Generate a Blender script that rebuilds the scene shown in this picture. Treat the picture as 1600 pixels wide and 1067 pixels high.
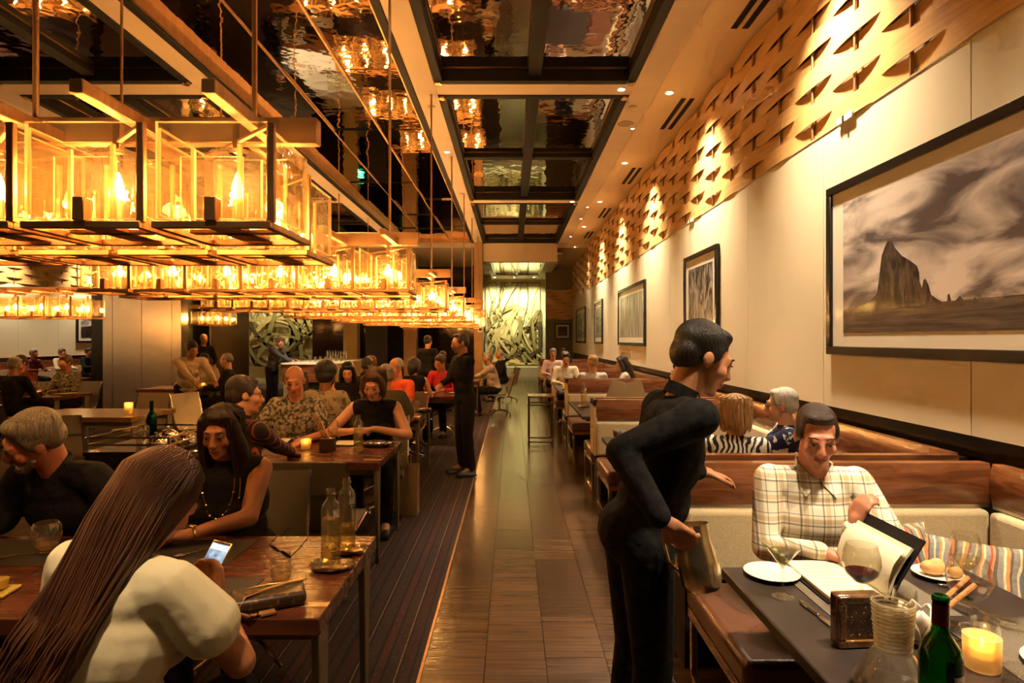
import bpy, bmesh, math, random
from mathutils import Vector, Matrix
V = Vector
R = math.radians
random.seed(7)
for _o in list(bpy.data.objects):
    bpy.data.objects.remove(_o)
SC = bpy.context.scene
COL = SC.collection

# ------------------------------------------------------------------ camera, world, exposure
F = 945.0                       # focal length in pixels of the 1600 x 1067 frame
EYE = 1.62
cam_d = bpy.data.cameras.new('camera')
cam_d.sensor_width = 36.0
cam_d.lens = F / 1600.0 * 36.0
cam_d.shift_y = -3.0 / 1600.0
cam_d.clip_start = 0.05
cam_d.clip_end = 120.0
cam = bpy.data.objects.new('camera', cam_d)
cam.location = (0, 0, EYE)
cam.rotation_euler = (R(90), 0, 0)
COL.objects.link(cam)
SC.camera = cam

world = bpy.data.worlds.new('world')
SC.world = world
world.use_nodes = True
_bg = world.node_tree.nodes['Background']
_bg.inputs[0].default_value = (1.0, 0.62, 0.32, 1)
_bg.inputs[1].default_value = 0.012

SC.view_settings.view_transform = 'Standard'
SC.view_settings.look = 'None'
SC.view_settings.gamma = 1.0
SC.view_settings.exposure = 1.4
SC.view_settings.use_curve_mapping = False
cy = SC.cycles
cy.use_denoising = True
cy.max_bounces = 5
cy.diffuse_bounces = 2
cy.glossy_bounces = 3
cy.transmission_bounces = 2
cy.transparent_max_bounces = 16
cy.sample_clamp_indirect = 3.0
cy.sample_clamp_direct = 0.0
cy.caustics_reflective = False
cy.caustics_refractive = False
cy.blur_glossy = 0.5
cy.use_adaptive_sampling = True
cy.adaptive_threshold = 0.10
cy.adaptive_min_samples = 10

BULB_W = 20.0                   # watts of every candle bulb in the chandeliers
WASH_W = 420.0                  # watts of every wall washer
WARM = (1.0, 0.56, 0.22)
WHITE = (1.0, 0.80, 0.55)

# ------------------------------------------------------------------ helpers
def at(px, py, y):
    """the point at depth y seen at pixel (px, py)"""
    return V(((px - 800) / F * y, y, EYE - (py - 530) / F * y))

def hexc(h):
    h = h.lstrip('#')
    c = [int(h[i:i + 2], 16) / 255 for i in (0, 2, 4)]
    return tuple(x / 12.92 if x <= 0.04045 else ((x + 0.055) / 1.055) ** 2.4 for x in c)

class MB:
    def __init__(s):
        s.v = []; s.f = []; s.m = []; s.M = None
    def add(s, vs, fs, mi=0):
        o = len(s.v)
        if s.M is not None:
            vs = [s.M @ V(v) for v in vs]
        s.v.extend([(v[0], v[1], v[2]) for v in vs])
        s.f.extend([[i + o for i in f] for f in fs])
        s.m.extend([mi] * len(fs))
        return s
    def bx(s, x0, x1, y0, y1, z0, z1, mi=0):
        vs = [(x0, y0, z0), (x1, y0, z0), (x1, y1, z0), (x0, y1, z0), (x0, y0, z1), (x1, y0, z1), (x1, y1, z1), (x0, y1, z1)]
        return s.add(vs, [[0, 3, 2, 1], [4, 5, 6, 7], [0, 1, 5, 4], [1, 2, 6, 5], [2, 3, 7, 6], [3, 0, 4, 7]], mi)
    def box(s, c, d, mi=0, rot=None):
        h = V(d) / 2
        vs = [V((x * h.x, y * h.y, z * h.z)) for z in (-1, 1) for x, y in ((-1, -1), (1, -1), (1, 1), (-1, 1))]
        if rot is not None:
            vs = [rot @ v for v in vs]
        c = V(c)
        return s.add([v + c for v in vs], [[0, 3, 2, 1], [4, 5, 6, 7], [0, 1, 5, 4], [1, 2, 6, 5], [2, 3, 7, 6], [3, 0, 4, 7]], mi)
    def lathe(s, prof, c=(0, 0, 0), n=24, mi=0, close=False, sx=1.0, sy=1.0):
        vs, fs = [], []
        k = len(prof)
        for (r, z) in prof:
            for j in range(n):
                a = 2 * math.pi * j / n
                vs.append((c[0] + r * sx * math.cos(a), c[1] + r * sy * math.sin(a), c[2] + z))
        for i in range(k if close else k - 1):
            i2 = (i + 1) % k
            for j in range(n):
                j2 = (j + 1) % n
                fs.append([i * n + j, i * n + j2, i2 * n + j2, i2 * n + j])
        if not close:
            fs.append([j for j in range(n)][::-1])
            fs.append([(k - 1) * n + j for j in range(n)])
        return s.add(vs, fs, mi)
    def sph(s, c, r, rot=None, n=14, m=9, mi=0):
        if isinstance(r, (int, float)):
            r = (r, r, r)
        c = V(c)
        vs = [V((0, 0, -r[2]))]
        for i in range(1, m):
            t = math.pi * i / m
            for j in range(n):
                a = 2 * math.pi * j / n
                vs.append(V((r[0] * math.sin(t) * math.cos(a), r[1] * math.sin(t) * math.sin(a), -r[2] * math.cos(t))))
        vs.append(V((0, 0, r[2])))
        if rot is not None:
            vs = [rot @ v for v in vs]
        fs = [[0, 1 + (j + 1) % n, 1 + j] for j in range(n)]
        for i in range(m - 2):
            for j in range(n):
                a = 1 + i * n; b = a + n
                fs.append([a + j, a + (j + 1) % n, b + (j + 1) % n, b + j])
        e = len(vs) - 1; a = 1 + (m - 2) * n
        fs += [[a + j, a + (j + 1) % n, e] for j in range(n)]
        return s.add([v + c for v in vs], fs, mi)
    def cap(s, p0, p1, r0, r1=None, n=12, mi=0):
        """rounded cone between two points"""
        if r1 is None: r1 = r0
        p0 = V(p0); p1 = V(p1)
        d = p1 - p0
        L = d.length
        if L < 1e-6:
            return s.sph(p0, max(r0, r1), n=n, mi=mi)
        d /= L
        u = d.orthogonal().normalized(); w = d.cross(u)
        rings = []
        for t in (80, 55, 28, 0):
            rings.append((-r0 * math.sin(R(t)), r0 * math.cos(R(t))))
        for t in (0, 28, 55, 80):
            rings.append((L + r1 * math.sin(R(t)), r1 * math.cos(R(t))))
        vs, fs = [], []
        for (h, r) in rings:
            for j in range(n):
                a = 2 * math.pi * j / n
                vs.append(p0 + d * h + (u * math.cos(a) + w * math.sin(a)) * r)
        for i in range(len(rings) - 1):
            for j in range(n):
                j2 = (j + 1) % n
                fs.append([i * n + j, i * n + j2, (i + 1) * n + j2, (i + 1) * n + j])
        fs.append([j for j in range(n)][::-1])
        fs.append([(len(rings) - 1) * n + j for j in range(n)])
        return s.add(vs, fs, mi)
    def tube(s, pts, r, n=8, mi=0, closed=False):
        pts = [V(p) for p in pts]
        k = len(pts)
        rs = r if isinstance(r, (list, tuple)) else [r] * k
        vs, fs = [], []
        u = None
        for i, p in enumerate(pts):
            if closed:
                t = (pts[(i + 1) % k] - pts[i - 1])
            else:
                t = pts[min(i + 1, k - 1)] - pts[max(i - 1, 0)]
            t = t.normalized() if t.length > 1e-9 else V((0, 0, 1))
            if u is None:
                u = t.orthogonal().normalized()
            else:
                u = (u - t * u.dot(t))
                u = u.normalized() if u.length > 1e-6 else t.orthogonal().normalized()
            w = t.cross(u)
            for j in range(n):
                a = 2 * math.pi * j / n
                vs.append(p + (u * math.cos(a) + w * math.sin(a)) * rs[i])
        for i in range(k if closed else k - 1):
            i2 = (i + 1) % k
            for j in range(n):
                j2 = (j + 1) % n
                fs.append([i * n + j, i * n + j2, i2 * n + j2, i2 * n + j])
        if not closed:
            fs.append([j for j in range(n)][::-1]); fs.append([(k - 1) * n + j for j in range(n)])
        return s.add(vs, fs, mi)
    def bar(s, p0, p1, w, h, mi=0, up=(0, 0, 1)):
        """straight bar of rectangular section: w across, h along up"""
        p0 = V(p0); p1 = V(p1)
        d = (p1 - p0).normalized(); up = V(up)
        side = d.cross(up).normalized(); up = side.cross(d)
        vs = []
        for p in (p0, p1):
            for a, b in ((-1, -1), (1, -1), (1, 1), (-1, 1)):
                vs.append(p + side * (a * w / 2) + up * (b * h / 2))
        return s.add(vs, [[0, 3, 2, 1], [4, 5, 6, 7], [0, 1, 5, 4], [1, 2, 6, 5], [2, 3, 7, 6], [3, 0, 4, 7]], mi)
    def prism(s, poly, axis, a0, a1, mi=0):
        """extrude a polygon given in the two other axes along axis (0, 1, 2)"""
        def mk(p, a):
            q = list(p); q.insert(axis, a); return tuple(q)
        n = len(poly)
        vs = [mk(p, a0) for p in poly] + [mk(p, a1) for p in poly]
        fs = [list(range(n))[::-1], [n + i for i in range(n)]]
        fs += [[i, (i + 1) % n, n + (i + 1) % n, n + i] for i in range(n)]
        return s.add(vs, fs, mi)
    def strip(s, pts, width, thick, side=(0, 1, 0), mi=0):
        """flat ribbon along pts; side is the width direction"""
        pts = [V(p) for p in pts]; k = len(pts)
        vs, fs = [], []
        for i, p in enumerate(pts):
            t = (pts[min(i + 1, k - 1)] - pts[max(i - 1, 0)]).normalized()
            sd = V(side); sd = (sd - t * sd.dot(t)).normalized(); nn = t.cross(sd)
            w = width[i] if isinstance(width, (list, tuple)) else width
            for a, b in ((-1, -1), (1, -1), (1, 1), (-1, 1)):
                vs.append(p + sd * (a * w / 2) + nn * (b * thick / 2))
        for i in range(k - 1):
            for j in range(4):
                j2 = (j + 1) % 4
                fs.append([i * 4 + j, i * 4 + j2, i * 4 + 4 + j2, i * 4 + 4 + j])
        fs.append([3, 2, 1, 0]); e = (k - 1) * 4; fs.append([e, e + 1, e + 2, e + 3])
        return s.add(vs, fs, mi)
    def mesh(s, name):
        me = bpy.data.meshes.new(name)
        me.from_pydata(s.v, [], s.f)
        me.update()
        return me
    def obj(s, name, mats, parent=None, loc=(0, 0, 0), rz=0.0, smooth=False, bevel=0.0, seg=2, fix=True):
        me = s.mesh(name)
        if not isinstance(mats, (list, tuple)):
            mats = [mats]
        for m in mats:
            me.materials.append(m)
        if len(mats) > 1:
            me.polygons.foreach_set('material_index', s.m)
        if fix:
            bm = bmesh.new(); bm.from_mesh(me)
            bmesh.ops.recalc_face_normals(bm, faces=bm.faces)
            bm.to_mesh(me); bm.free()
        if smooth:
            me.shade_smooth()
            me.set_sharp_from_angle(angle=R(45 if smooth is True else smooth))
        o = bpy.data.objects.new(name, me)
        COL.objects.link(o)
        o.location = loc; o.rotation_euler = (0, 0, rz)
        if parent is not None:
            o.parent = parent
        if bevel:
            b = o.modifiers.new('bevel', 'BEVEL'); b.width = bevel; b.segments = seg; b.limit_method = 'ANGLE'; b.angle_limit = R(40)
            me.shade_smooth(); me.set_sharp_from_angle(angle=R(40))
        return o

def tag(o, label=None, cat=None, group=None, kind=None):
    if label: o['label'] = label
    if cat: o['category'] = cat
    if group: o['group'] = group
    if kind: o['kind'] = kind
    return o

def thing(name, label, cat, loc=(0, 0, 0), rz=0.0, group=None, kind=None):
    o = bpy.data.objects.new(name, None)
    o.empty_display_size = 0.1
    COL.objects.link(o)
    o.location = loc; o.rotation_euler = (0, 0, rz)
    return tag(o, label, cat, group, kind)

def copy_tree(o, parent=None):
    c = o.copy(); COL.objects.link(c); c.parent = parent
    for ch in KIDS.get(o.name, []) if o.name in KIDS else [x for x in bpy.data.objects if x.parent == o]:
        copy_tree(ch, c)
    return c
KIDS = {}
def remember(o):
    """note the children once so that copies need no search through every object"""
    allobs = list(bpy.data.objects)
    def rec(q):
        KIDS[q.name] = [x for x in allobs if x.parent == q]
        for x in KIDS[q.name]: rec(x)
    rec(o)

def share(src, name, parent, loc=(0, 0, 0), rot=None, scale=None):
    """another object with the same mesh"""
    o = bpy.data.objects.new(name, src.data if hasattr(src, 'data') else src)
    COL.objects.link(o); o.parent = parent; o.location = loc
    if rot is not None: o.rotation_euler = rot
    if scale is not None: o.scale = scale
    return o

# ------------------------------------------------------------------ materials
MATS = {}
def nodes(name):
    m = bpy.data.materials.new(name); m.use_nodes = True
    nt = m.node_tree; nt.nodes.clear()
    out = nt.nodes.new('ShaderNodeOutputMaterial')
    return m, nt, out
def N(nt, typ, **kw):
    n = nt.nodes.new(typ)
    for k, v in kw.items():
        setattr(n, k, v)
    return n
def c4(c): return (c[0], c[1], c[2], 1.0)

def mat(name, col, rough=0.5, metal=0.0, col2=None, scale=6.0, stretch=(1, 1, 1), bump=0.0, bscale=None, coat=0.0, spec=0.5, detail=4.0,
        emit=None, estr=0.0, sheen=0.0, lo=0.35, hi=0.65, rough2=None, rnd=0.0, bstretch=None, distort=0.0, bdist=0.01):
    """principled surface with noise between two colours and a noise relief"""
    if name in MATS: return MATS[name]
    m, nt, out = nodes(name)
    b = N(nt, 'ShaderNodeBsdfPrincipled')
    nt.links.new(b.outputs[0], out.inputs[0])
    b.inputs['Base Color'].default_value = c4(col)
    b.inputs['Roughness'].default_value = rough
    b.inputs['Metallic'].default_value = metal
    b.inputs['Specular IOR Level'].default_value = spec
    b.inputs['Coat Weight'].default_value = coat
    b.inputs['Coat Roughness'].default_value = 0.08
    b.inputs['Sheen Weight'].default_value = sheen
    if emit:
        b.inputs['Emission Color'].default_value = c4(emit); b.inputs['Emission Strength'].default_value = estr
    tc = N(nt, 'ShaderNodeTexCoord')
    mp = N(nt, 'ShaderNodeMapping'); mp.inputs['Scale'].default_value = stretch
    nt.links.new(tc.outputs['Object'], mp.inputs[0])
    vec = mp.outputs[0]
    if rnd:
        oi = N(nt, 'ShaderNodeObjectInfo')
        ad = N(nt, 'ShaderNodeVectorMath', operation='ADD')
        ml = N(nt, 'ShaderNodeMath', operation='MULTIPLY'); ml.inputs[1].default_value = 37.0
        nt.links.new(oi.outputs['Random'], ml.inputs[0])
        nt.links.new(mp.outputs[0], ad.inputs[0]); nt.links.new(ml.outputs[0], ad.inputs[1])
        vec = ad.outputs[0]
    cur = None
    if col2 is not None:
        nz = N(nt, 'ShaderNodeTexNoise'); nz.inputs['Scale'].default_value = scale; nz.inputs['Detail'].default_value = detail
        nz.inputs['Distortion'].default_value = distort
        nt.links.new(vec, nz.inputs['Vector'])
        rp = N(nt, 'ShaderNodeValToRGB')
        rp.color_ramp.elements[0].position = lo; rp.color_ramp.elements[0].color = c4(col)
        rp.color_ramp.elements[1].position = hi; rp.color_ramp.elements[1].color = c4(col2)
        nt.links.new(nz.outputs['Fac'], rp.inputs[0])
        cur = rp.outputs[0]
        if rough2 is not None:
            mr = N(nt, 'ShaderNodeMapRange'); mr.inputs[3].default_value = rough; mr.inputs[4].default_value = rough2
            nt.links.new(nz.outputs['Fac'], mr.inputs[0]); nt.links.new(mr.outputs[0], b.inputs['Roughness'])
    if rnd and cur is not None:
        hv = N(nt, 'ShaderNodeHueSaturation')
        mr = N(nt, 'ShaderNodeMapRange'); mr.inputs[3].default_value = 1 - rnd; mr.inputs[4].default_value = 1 + rnd
        nt.links.new(oi.outputs['Random'], mr.inputs[0]); nt.links.new(mr.outputs[0], hv.inputs['Value'])
        nt.links.new(cur, hv.inputs['Color']); cur = hv.outputs[0]
    if cur is not None:
        nt.links.new(cur, b.inputs['Base Color'])
    if bump:
        nb = N(nt, 'ShaderNodeTexNoise'); nb.inputs['Scale'].default_value = bscale or scale * 4; nb.inputs['Detail'].default_value = 3
        v2 = vec
        if bstretch:
            m2 = N(nt, 'ShaderNodeMapping'); m2.inputs['Scale'].default_value = bstretch
            nt.links.new(tc.outputs['Object'], m2.inputs[0]); v2 = m2.outputs[0]
        nt.links.new(v2, nb.inputs['Vector'])
        bp = N(nt, 'ShaderNodeBump'); bp.inputs['Strength'].default_value = bump; bp.inputs['Distance'].default_value = bdist
        nt.links.new(nb.outputs['Fac'], bp.inputs['Height']); nt.links.new(bp.outputs[0], b.inputs['Normal'])
    MATS[name] = m
    return m

def glass(name, tint=(1, 1, 1), edge=None, gloss=1.0, rough=0.02, bump=0.0, bscale=12.0, body=0.0, bodycol=(0.9, 0.8, 0.6), ior=1.45):
    """clear glass: light passes straight through, reflects by its angle, the colour deepens towards the edge"""
    if name in MATS: return MATS[name]
    m, nt, out = nodes(name)
    tr = N(nt, 'ShaderNodeBsdfTransparent')
    gl = N(nt, 'ShaderNodeBsdfGlossy'); gl.inputs['Roughness'].default_value = rough; gl.inputs['Color'].default_value = (gloss, gloss, gloss, 1)
    fc = N(nt, 'ShaderNodeLayerWeight'); fc.inputs[0].default_value = 0.5
    pw = N(nt, 'ShaderNodeMath', operation='POWER'); pw.inputs[1].default_value = 4.0
    nt.links.new(fc.outputs['Facing'], pw.inputs[0])
    f0 = ((ior - 1) / (ior + 1)) ** 2
    fr = N(nt, 'ShaderNodeMath', operation='MULTIPLY_ADD'); fr.inputs[1].default_value = 0.85 - f0; fr.inputs[2].default_value = f0
    nt.links.new(pw.outputs[0], fr.inputs[0])
    lw = N(nt, 'ShaderNodeLayerWeight'); lw.inputs[0].default_value = 0.35
    mc = N(nt, 'ShaderNodeMix', data_type='RGBA')
    mc.inputs[6].default_value = c4(tint); mc.inputs[7].default_value = c4(edge if edge else tuple(x * 0.55 for x in tint))
    nt.links.new(lw.outputs['Facing'], mc.inputs[0]); nt.links.new(mc.outputs[2], tr.inputs[0])
    mx = N(nt, 'ShaderNodeMixShader')
    nt.links.new(fr.outputs[0], mx.inputs[0]); nt.links.new(tr.outputs[0], mx.inputs[1]); nt.links.new(gl.outputs[0], mx.inputs[2])
    last = mx
    if bump:
        tc = N(nt, 'ShaderNodeTexCoord'); nz = N(nt, 'ShaderNodeTexNoise'); nz.inputs['Scale'].default_value = bscale; nz.inputs['Detail'].default_value = 2
        oi = N(nt, 'ShaderNodeObjectInfo'); ad = N(nt, 'ShaderNodeVectorMath', operation='ADD')
        nt.links.new(tc.outputs['Object'], ad.inputs[0]); nt.links.new(oi.outputs['Location'], ad.inputs[1]); nt.links.new(ad.outputs[0], nz.inputs['Vector'])
        bp = N(nt, 'ShaderNodeBump'); bp.inputs['Strength'].default_value = bump; bp.inputs['Distance'].default_value = 0.02
        nt.links.new(nz.outputs['Fac'], bp.inputs['Height'])
        for x in (gl, fc): nt.links.new(bp.outputs[0], x.inputs['Normal'])
    if body:
        df = N(nt, 'ShaderNodeBsdfTranslucent'); df.inputs[0].default_value = c4(bodycol)
        dd = N(nt, 'ShaderNodeBsdfDiffuse'); dd.inputs[0].default_value = c4(bodycol)
        m0 = N(nt, 'ShaderNodeMixShader'); m0.inputs[0].default_value = 0.5
        nt.links.new(df.outputs[0], m0.inputs[1]); nt.links.new(dd.outputs[0], m0.inputs[2])
        m2 = N(nt, 'ShaderNodeMixShader'); m2.inputs[0].default_value = body
        nt.links.new(mx.outputs[0], m2.inputs[1]); nt.links.new(m0.outputs[0], m2.inputs[2]); last = m2
    nt.links.new(last.outputs[0], out.inputs[0])
    MATS[name] = m
    return m

def glow(name, col, strength, sample=False):
    if name in MATS: return MATS[name]
    m, nt, out = nodes(name)
    e = N(nt, 'ShaderNodeEmission'); e.inputs[0].default_value = c4(col); e.inputs[1].default_value = strength
    nt.links.new(e.outputs[0], out.inputs[0])
    if not sample:
        try: m.cycles.emission_sampling = 'NONE'
        except Exception: pass
    MATS[name] = m
    return m

def stripes(name, stops, period, axis=0, rough=0.7, noise=0.0, bump=0.0, off=0.0, wave=0.0, wscale=3.0, bscale=200, sheen=0.0):
    """repeating bands along one object axis; stops = [(position 0..1, colour)]"""
    if name in MATS: return MATS[name]
    m, nt, out = nodes(name)
    b = N(nt, 'ShaderNodeBsdfPrincipled'); b.inputs['Roughness'].default_value = rough; b.inputs['Sheen Weight'].default_value = sheen
    nt.links.new(b.outputs[0], out.inputs[0])
    tc = N(nt, 'ShaderNodeTexCoord'); sx = N(nt, 'ShaderNodeSeparateXYZ')
    nt.links.new(tc.outputs['Object'], sx.inputs[0])
    src = sx.outputs[axis]
    if wave:
        nz = N(nt, 'ShaderNodeTexNoise'); nz.inputs['Scale'].default_value = wscale
        nt.links.new(tc.outputs['Object'], nz.inputs['Vector'])
        ma = N(nt, 'ShaderNodeMath', operation='MULTIPLY_ADD'); ma.inputs[1].default_value = wave
        nt.links.new(nz.outputs['Fac'], ma.inputs[0]); nt.links.new(src, ma.inputs[2]); src = ma.outputs[0]
    d = N(nt, 'ShaderNodeMath', operation='MULTIPLY_ADD'); d.inputs[1].default_value = 1.0 / period; d.inputs[2].default_value = off + 100
    nt.links.new(src, d.inputs[0])
    fr = N(nt, 'ShaderNodeMath', operation='FRACT'); nt.links.new(d.outputs[0], fr.inputs[0])
    rp = N(nt, 'ShaderNodeValToRGB'); rp.color_ramp.interpolation = 'CONSTANT'
    el = rp.color_ramp.elements
    el[0].position = stops[0][0]; el[0].color = c4(stops[0][1])
    el[1].position = stops[1][0]; el[1].color = c4(stops[1][1])
    for p, c in stops[2:]:
        e = el.new(p); e.color = c4(c)
    nt.links.new(fr.outputs[0], rp.inputs[0])
    cur = rp.outputs[0]
    if noise:
        nz = N(nt, 'ShaderNodeTexNoise'); nz.inputs['Scale'].default_value = 60; nz.inputs['Detail'].default_value = 3
        nt.links.new(tc.outputs['Object'], nz.inputs['Vector'])
        mr = N(nt, 'ShaderNodeMapRange'); mr.inputs[1].default_value = 0.3; mr.inputs[2].default_value = 0.7; mr.inputs[3].default_value = 1 - noise; mr.inputs[4].default_value = 1 + noise
        nt.links.new(nz.outputs['Fac'], mr.inputs[0])
        hv = N(nt, 'ShaderNodeHueSaturation'); nt.links.new(mr.outputs[0], hv.inputs['Value']); nt.links.new(cur, hv.inputs['Color']); cur = hv.outputs[0]
    nt.links.new(cur, b.inputs['Base Color'])
    if bump:
        nb = N(nt, 'ShaderNodeTexNoise'); nb.inputs['Scale'].default_value = bscale
        nt.links.new(tc.outputs['Object'], nb.inputs['Vector'])
        bp = N(nt, 'ShaderNodeBump'); bp.inputs['Strength'].default_value = bump; bp.inputs['Distance'].default_value = 0.01
        nt.links.new(nb.outputs['Fac'], bp.inputs['Height']); nt.links.new(bp.outputs[0], b.inputs['Normal'])
    MATS[name] = m
    return m

def plaid(name, base, l1, l2, period=0.09):
    m, nt, out = nodes(name)
    b = N(nt, 'ShaderNodeBsdfPrincipled'); b.inputs['Roughness'].default_value = 0.8
    nt.links.new(b.outputs[0], out.inputs[0])
    tc = N(nt, 'ShaderNodeTexCoord'); sx = N(nt, 'ShaderNodeSeparateXYZ'); nt.links.new(tc.outputs['Object'], sx.inputs[0])
    cur = None
    for ax in (0, 2):
        d = N(nt, 'ShaderNodeMath', operation='MULTIPLY_ADD'); d.inputs[1].default_value = 1 / period; d.inputs[2].default_value = 50.3
        nt.links.new(sx.outputs[ax], d.inputs[0])
        fr = N(nt, 'ShaderNodeMath', operation='FRACT'); nt.links.new(d.outputs[0], fr.inputs[0])
        rp = N(nt, 'ShaderNodeValToRGB'); el = rp.color_ramp.elements; rp.color_ramp.interpolation = 'CONSTANT'
        el[0].position = 0; el[0].color = (1, 1, 1, 1); el[1].position = 0.34; el[1].color = c4(l1)
        for p, c in ((0.42, (1, 1, 1)), (0.5, l2), (0.72, (1, 1, 1)), (0.86, l1), (0.9, (1, 1, 1))):
            e = el.new(p); e.color = c4(c)
        nt.links.new(fr.outputs[0], rp.inputs[0])
        mx = N(nt, 'ShaderNodeMix', data_type='RGBA', blend_type='MULTIPLY'); mx.inputs[0].default_value = 1
        if cur is None: mx.inputs[6].default_value = c4(base)
        else: nt.links.new(cur, mx.inputs[6])
        nt.links.new(rp.outputs[0], mx.inputs[7]); cur = mx.outputs[2]
    nt.links.new(cur, b.inputs['Base Color'])
    MATS[name] = m
    return m

# common materials
TAN = mat('ceiling_paint', (0.66, 0.49, 0.31), 0.6, col2=(0.62, 0.46, 0.29), scale=3, bump=0.02)
SOFFIT = mat('soffit_paint', (0.88, 0.65, 0.38), 0.6, col2=(0.85, 0.62, 0.36), scale=2)
BLACK = mat('black_lacquer', (0.010, 0.008, 0.007), 0.22, col2=(0.014, 0.011, 0.009), scale=8)
BLACKM = mat('matt_black', (0.008, 0.007, 0.006), 0.6, col2=(0.012, 0.010, 0.009), scale=8, spec=0.2)
BRONZE = mat('brushed_bronze', (0.62, 0.36, 0.17), 0.42, 1.0, col2=(0.50, 0.27, 0.12), scale=5, stretch=(1, 8, 1), bump=0.05)
DARKBRONZE = mat('dark_bronze', (0.16, 0.09, 0.045), 0.30, 1.0, col2=(0.22, 0.12, 0.06), scale=5)
CHROME = mat('polished_aluminium', (0.78, 0.74, 0.68), 0.14, 1.0, col2=(0.72, 0.68, 0.62), scale=9)
STEEL = mat('brushed_steel', (0.74, 0.64, 0.52), 0.24, 1.0, col2=(0.66, 0.57, 0.46), scale=5, stretch=(40, 40, 1.5), bump=0.06, bscale=2.0, bstretch=(1, 1, 3.0))
GOLD = mat('warm_gold', (0.70, 0.47, 0.16), 0.22, 1.0, col2=(0.62, 0.4, 0.12), scale=20)
WALNUT = mat('walnut_veneer', (0.30, 0.105, 0.035), 0.24, col2=(0.115, 0.036, 0.013), scale=2.2, stretch=(1.2, 1.2, 9), detail=7, coat=0.35, distort=1.6, lo=0.3, hi=0.7)
WALNUTY = mat('walnut_veneer_long', (0.30, 0.105, 0.035), 0.24, col2=(0.115, 0.036, 0.013), scale=2.2, stretch=(1.2, 1.2, 9), detail=7, coat=0.35, distort=1.6, lo=0.3, hi=0.7)
TABLEWOOD = mat('table_wood', (0.15, 0.042, 0.019), 0.20, col2=(0.06, 0.016, 0.008), scale=2.4, stretch=(1.0, 9, 3), detail=6, coat=0.0, distort=0.6, rough2=0.34, spec=0.35)
INLAY = mat('light_inlay', (0.62, 0.36, 0.13), 0.25, col2=(0.52, 0.29, 0.1), scale=6, stretch=(1, 8, 1))
TABLEDARK = mat('booth_table_laminate', (0.040, 0.028, 0.023), 0.36, col2=(0.026, 0.018, 0.016), scale=9, detail=9, spec=0.35)
LEGMETAL = mat('olive_leg_paint', (0.20, 0.155, 0.10), 0.38, 0.3, col2=(0.17, 0.13, 0.085), scale=4)
LEATHER = mat('brown_leather', (0.135, 0.048, 0.024), 0.32, col2=(0.095, 0.032, 0.016), scale=5, bump=0.12, bscale=160, spec=0.6)
CREAM = mat('cream_upholstery', (0.66, 0.52, 0.29), 0.85, col2=(0.58, 0.45, 0.24), scale=90, bump=0.5, bscale=260, sheen=0.2)
PANEL = mat('cream_wall_panel', (0.80, 0.71, 0.50), 0.55, col2=(0.78, 0.69, 0.48), scale=1.2)
WEAVE = mat('woven_maple_band', (0.78, 0.46, 0.17), 0.42, col2=(0.66, 0.375, 0.13), scale=3, stretch=(3, 0.6, 16), detail=5, bump=0.03, bscale=40)
SLING = mat('taupe_sling', (0.155, 0.125, 0.085), 0.6, col2=(0.13, 0.105, 0.07), scale=160, bump=0.25, bscale=420)
SLINGPALE = mat('pale_sling', (0.46, 0.38, 0.25), 0.6, col2=(0.42, 0.34, 0.22), scale=160, bump=0.25, bscale=420)
PORCELAIN = mat('white_porcelain', (0.80, 0.74, 0.62), 0.12, col2=(0.78, 0.72, 0.60), scale=4, spec=0.6)
PAPER = mat('cream_paper', (0.83, 0.74, 0.53), 0.7, col2=(0.80, 0.71, 0.5), scale=5)
BLACKCLOTH = mat('black_cloth', (0.006, 0.0055, 0.0055), 0.9, spec=0.12, col2=(0.016, 0.014, 0.013), scale=30, bump=0.4, bscale=14, bdist=0.02)
WINE = mat('red_wine', (0.035, 0.002, 0.004), 0.08, col2=(0.03, 0.002, 0.003), scale=4)
CLEAR = glass('clear_glass', (0.99, 0.98, 0.95), (0.84, 0.80, 0.70), body=0.022, bodycol=(1, 0.93, 0.72), ior=1.65)
CLEARW = glass('clear_water', (0.98, 0.96, 0.88), (0.85, 0.8, 0.62), ior=1.33, body=0.04, bodycol=(1, 0.9, 0.6))
GREENGLASS = glass('green_glass', (0.16, 0.66, 0.24), (0.01, 0.20, 0.05))
FLAME = glow('candle_flame', (1.0, 0.50, 0.08), 14)
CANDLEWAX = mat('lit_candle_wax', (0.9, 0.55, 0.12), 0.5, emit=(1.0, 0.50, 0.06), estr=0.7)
# ================================================================== the room
XW = 2.45            # face of the booth wall
XL = -13.9           # far side wall across the room
CZ = 4.60            # ceiling
YE = 18.65           # end of the coffers
YN = -3.0            # behind the camera
MIRROR = mat('bronze_mirror', (0.74, 0.64, 0.50), 0.03, 1.0, col2=(0.68, 0.58, 0.45), scale=0.8, bump=0.11, bscale=2.3, bdist=0.05, rnd=0.06)

def struct(name, mb, m, label=None, parent=None, **kw):
    o = mb.obj(name, m, parent, **kw)
    if parent is None:
        o['kind'] = 'structure'
    if label: o['label'] = label
    return o

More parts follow.
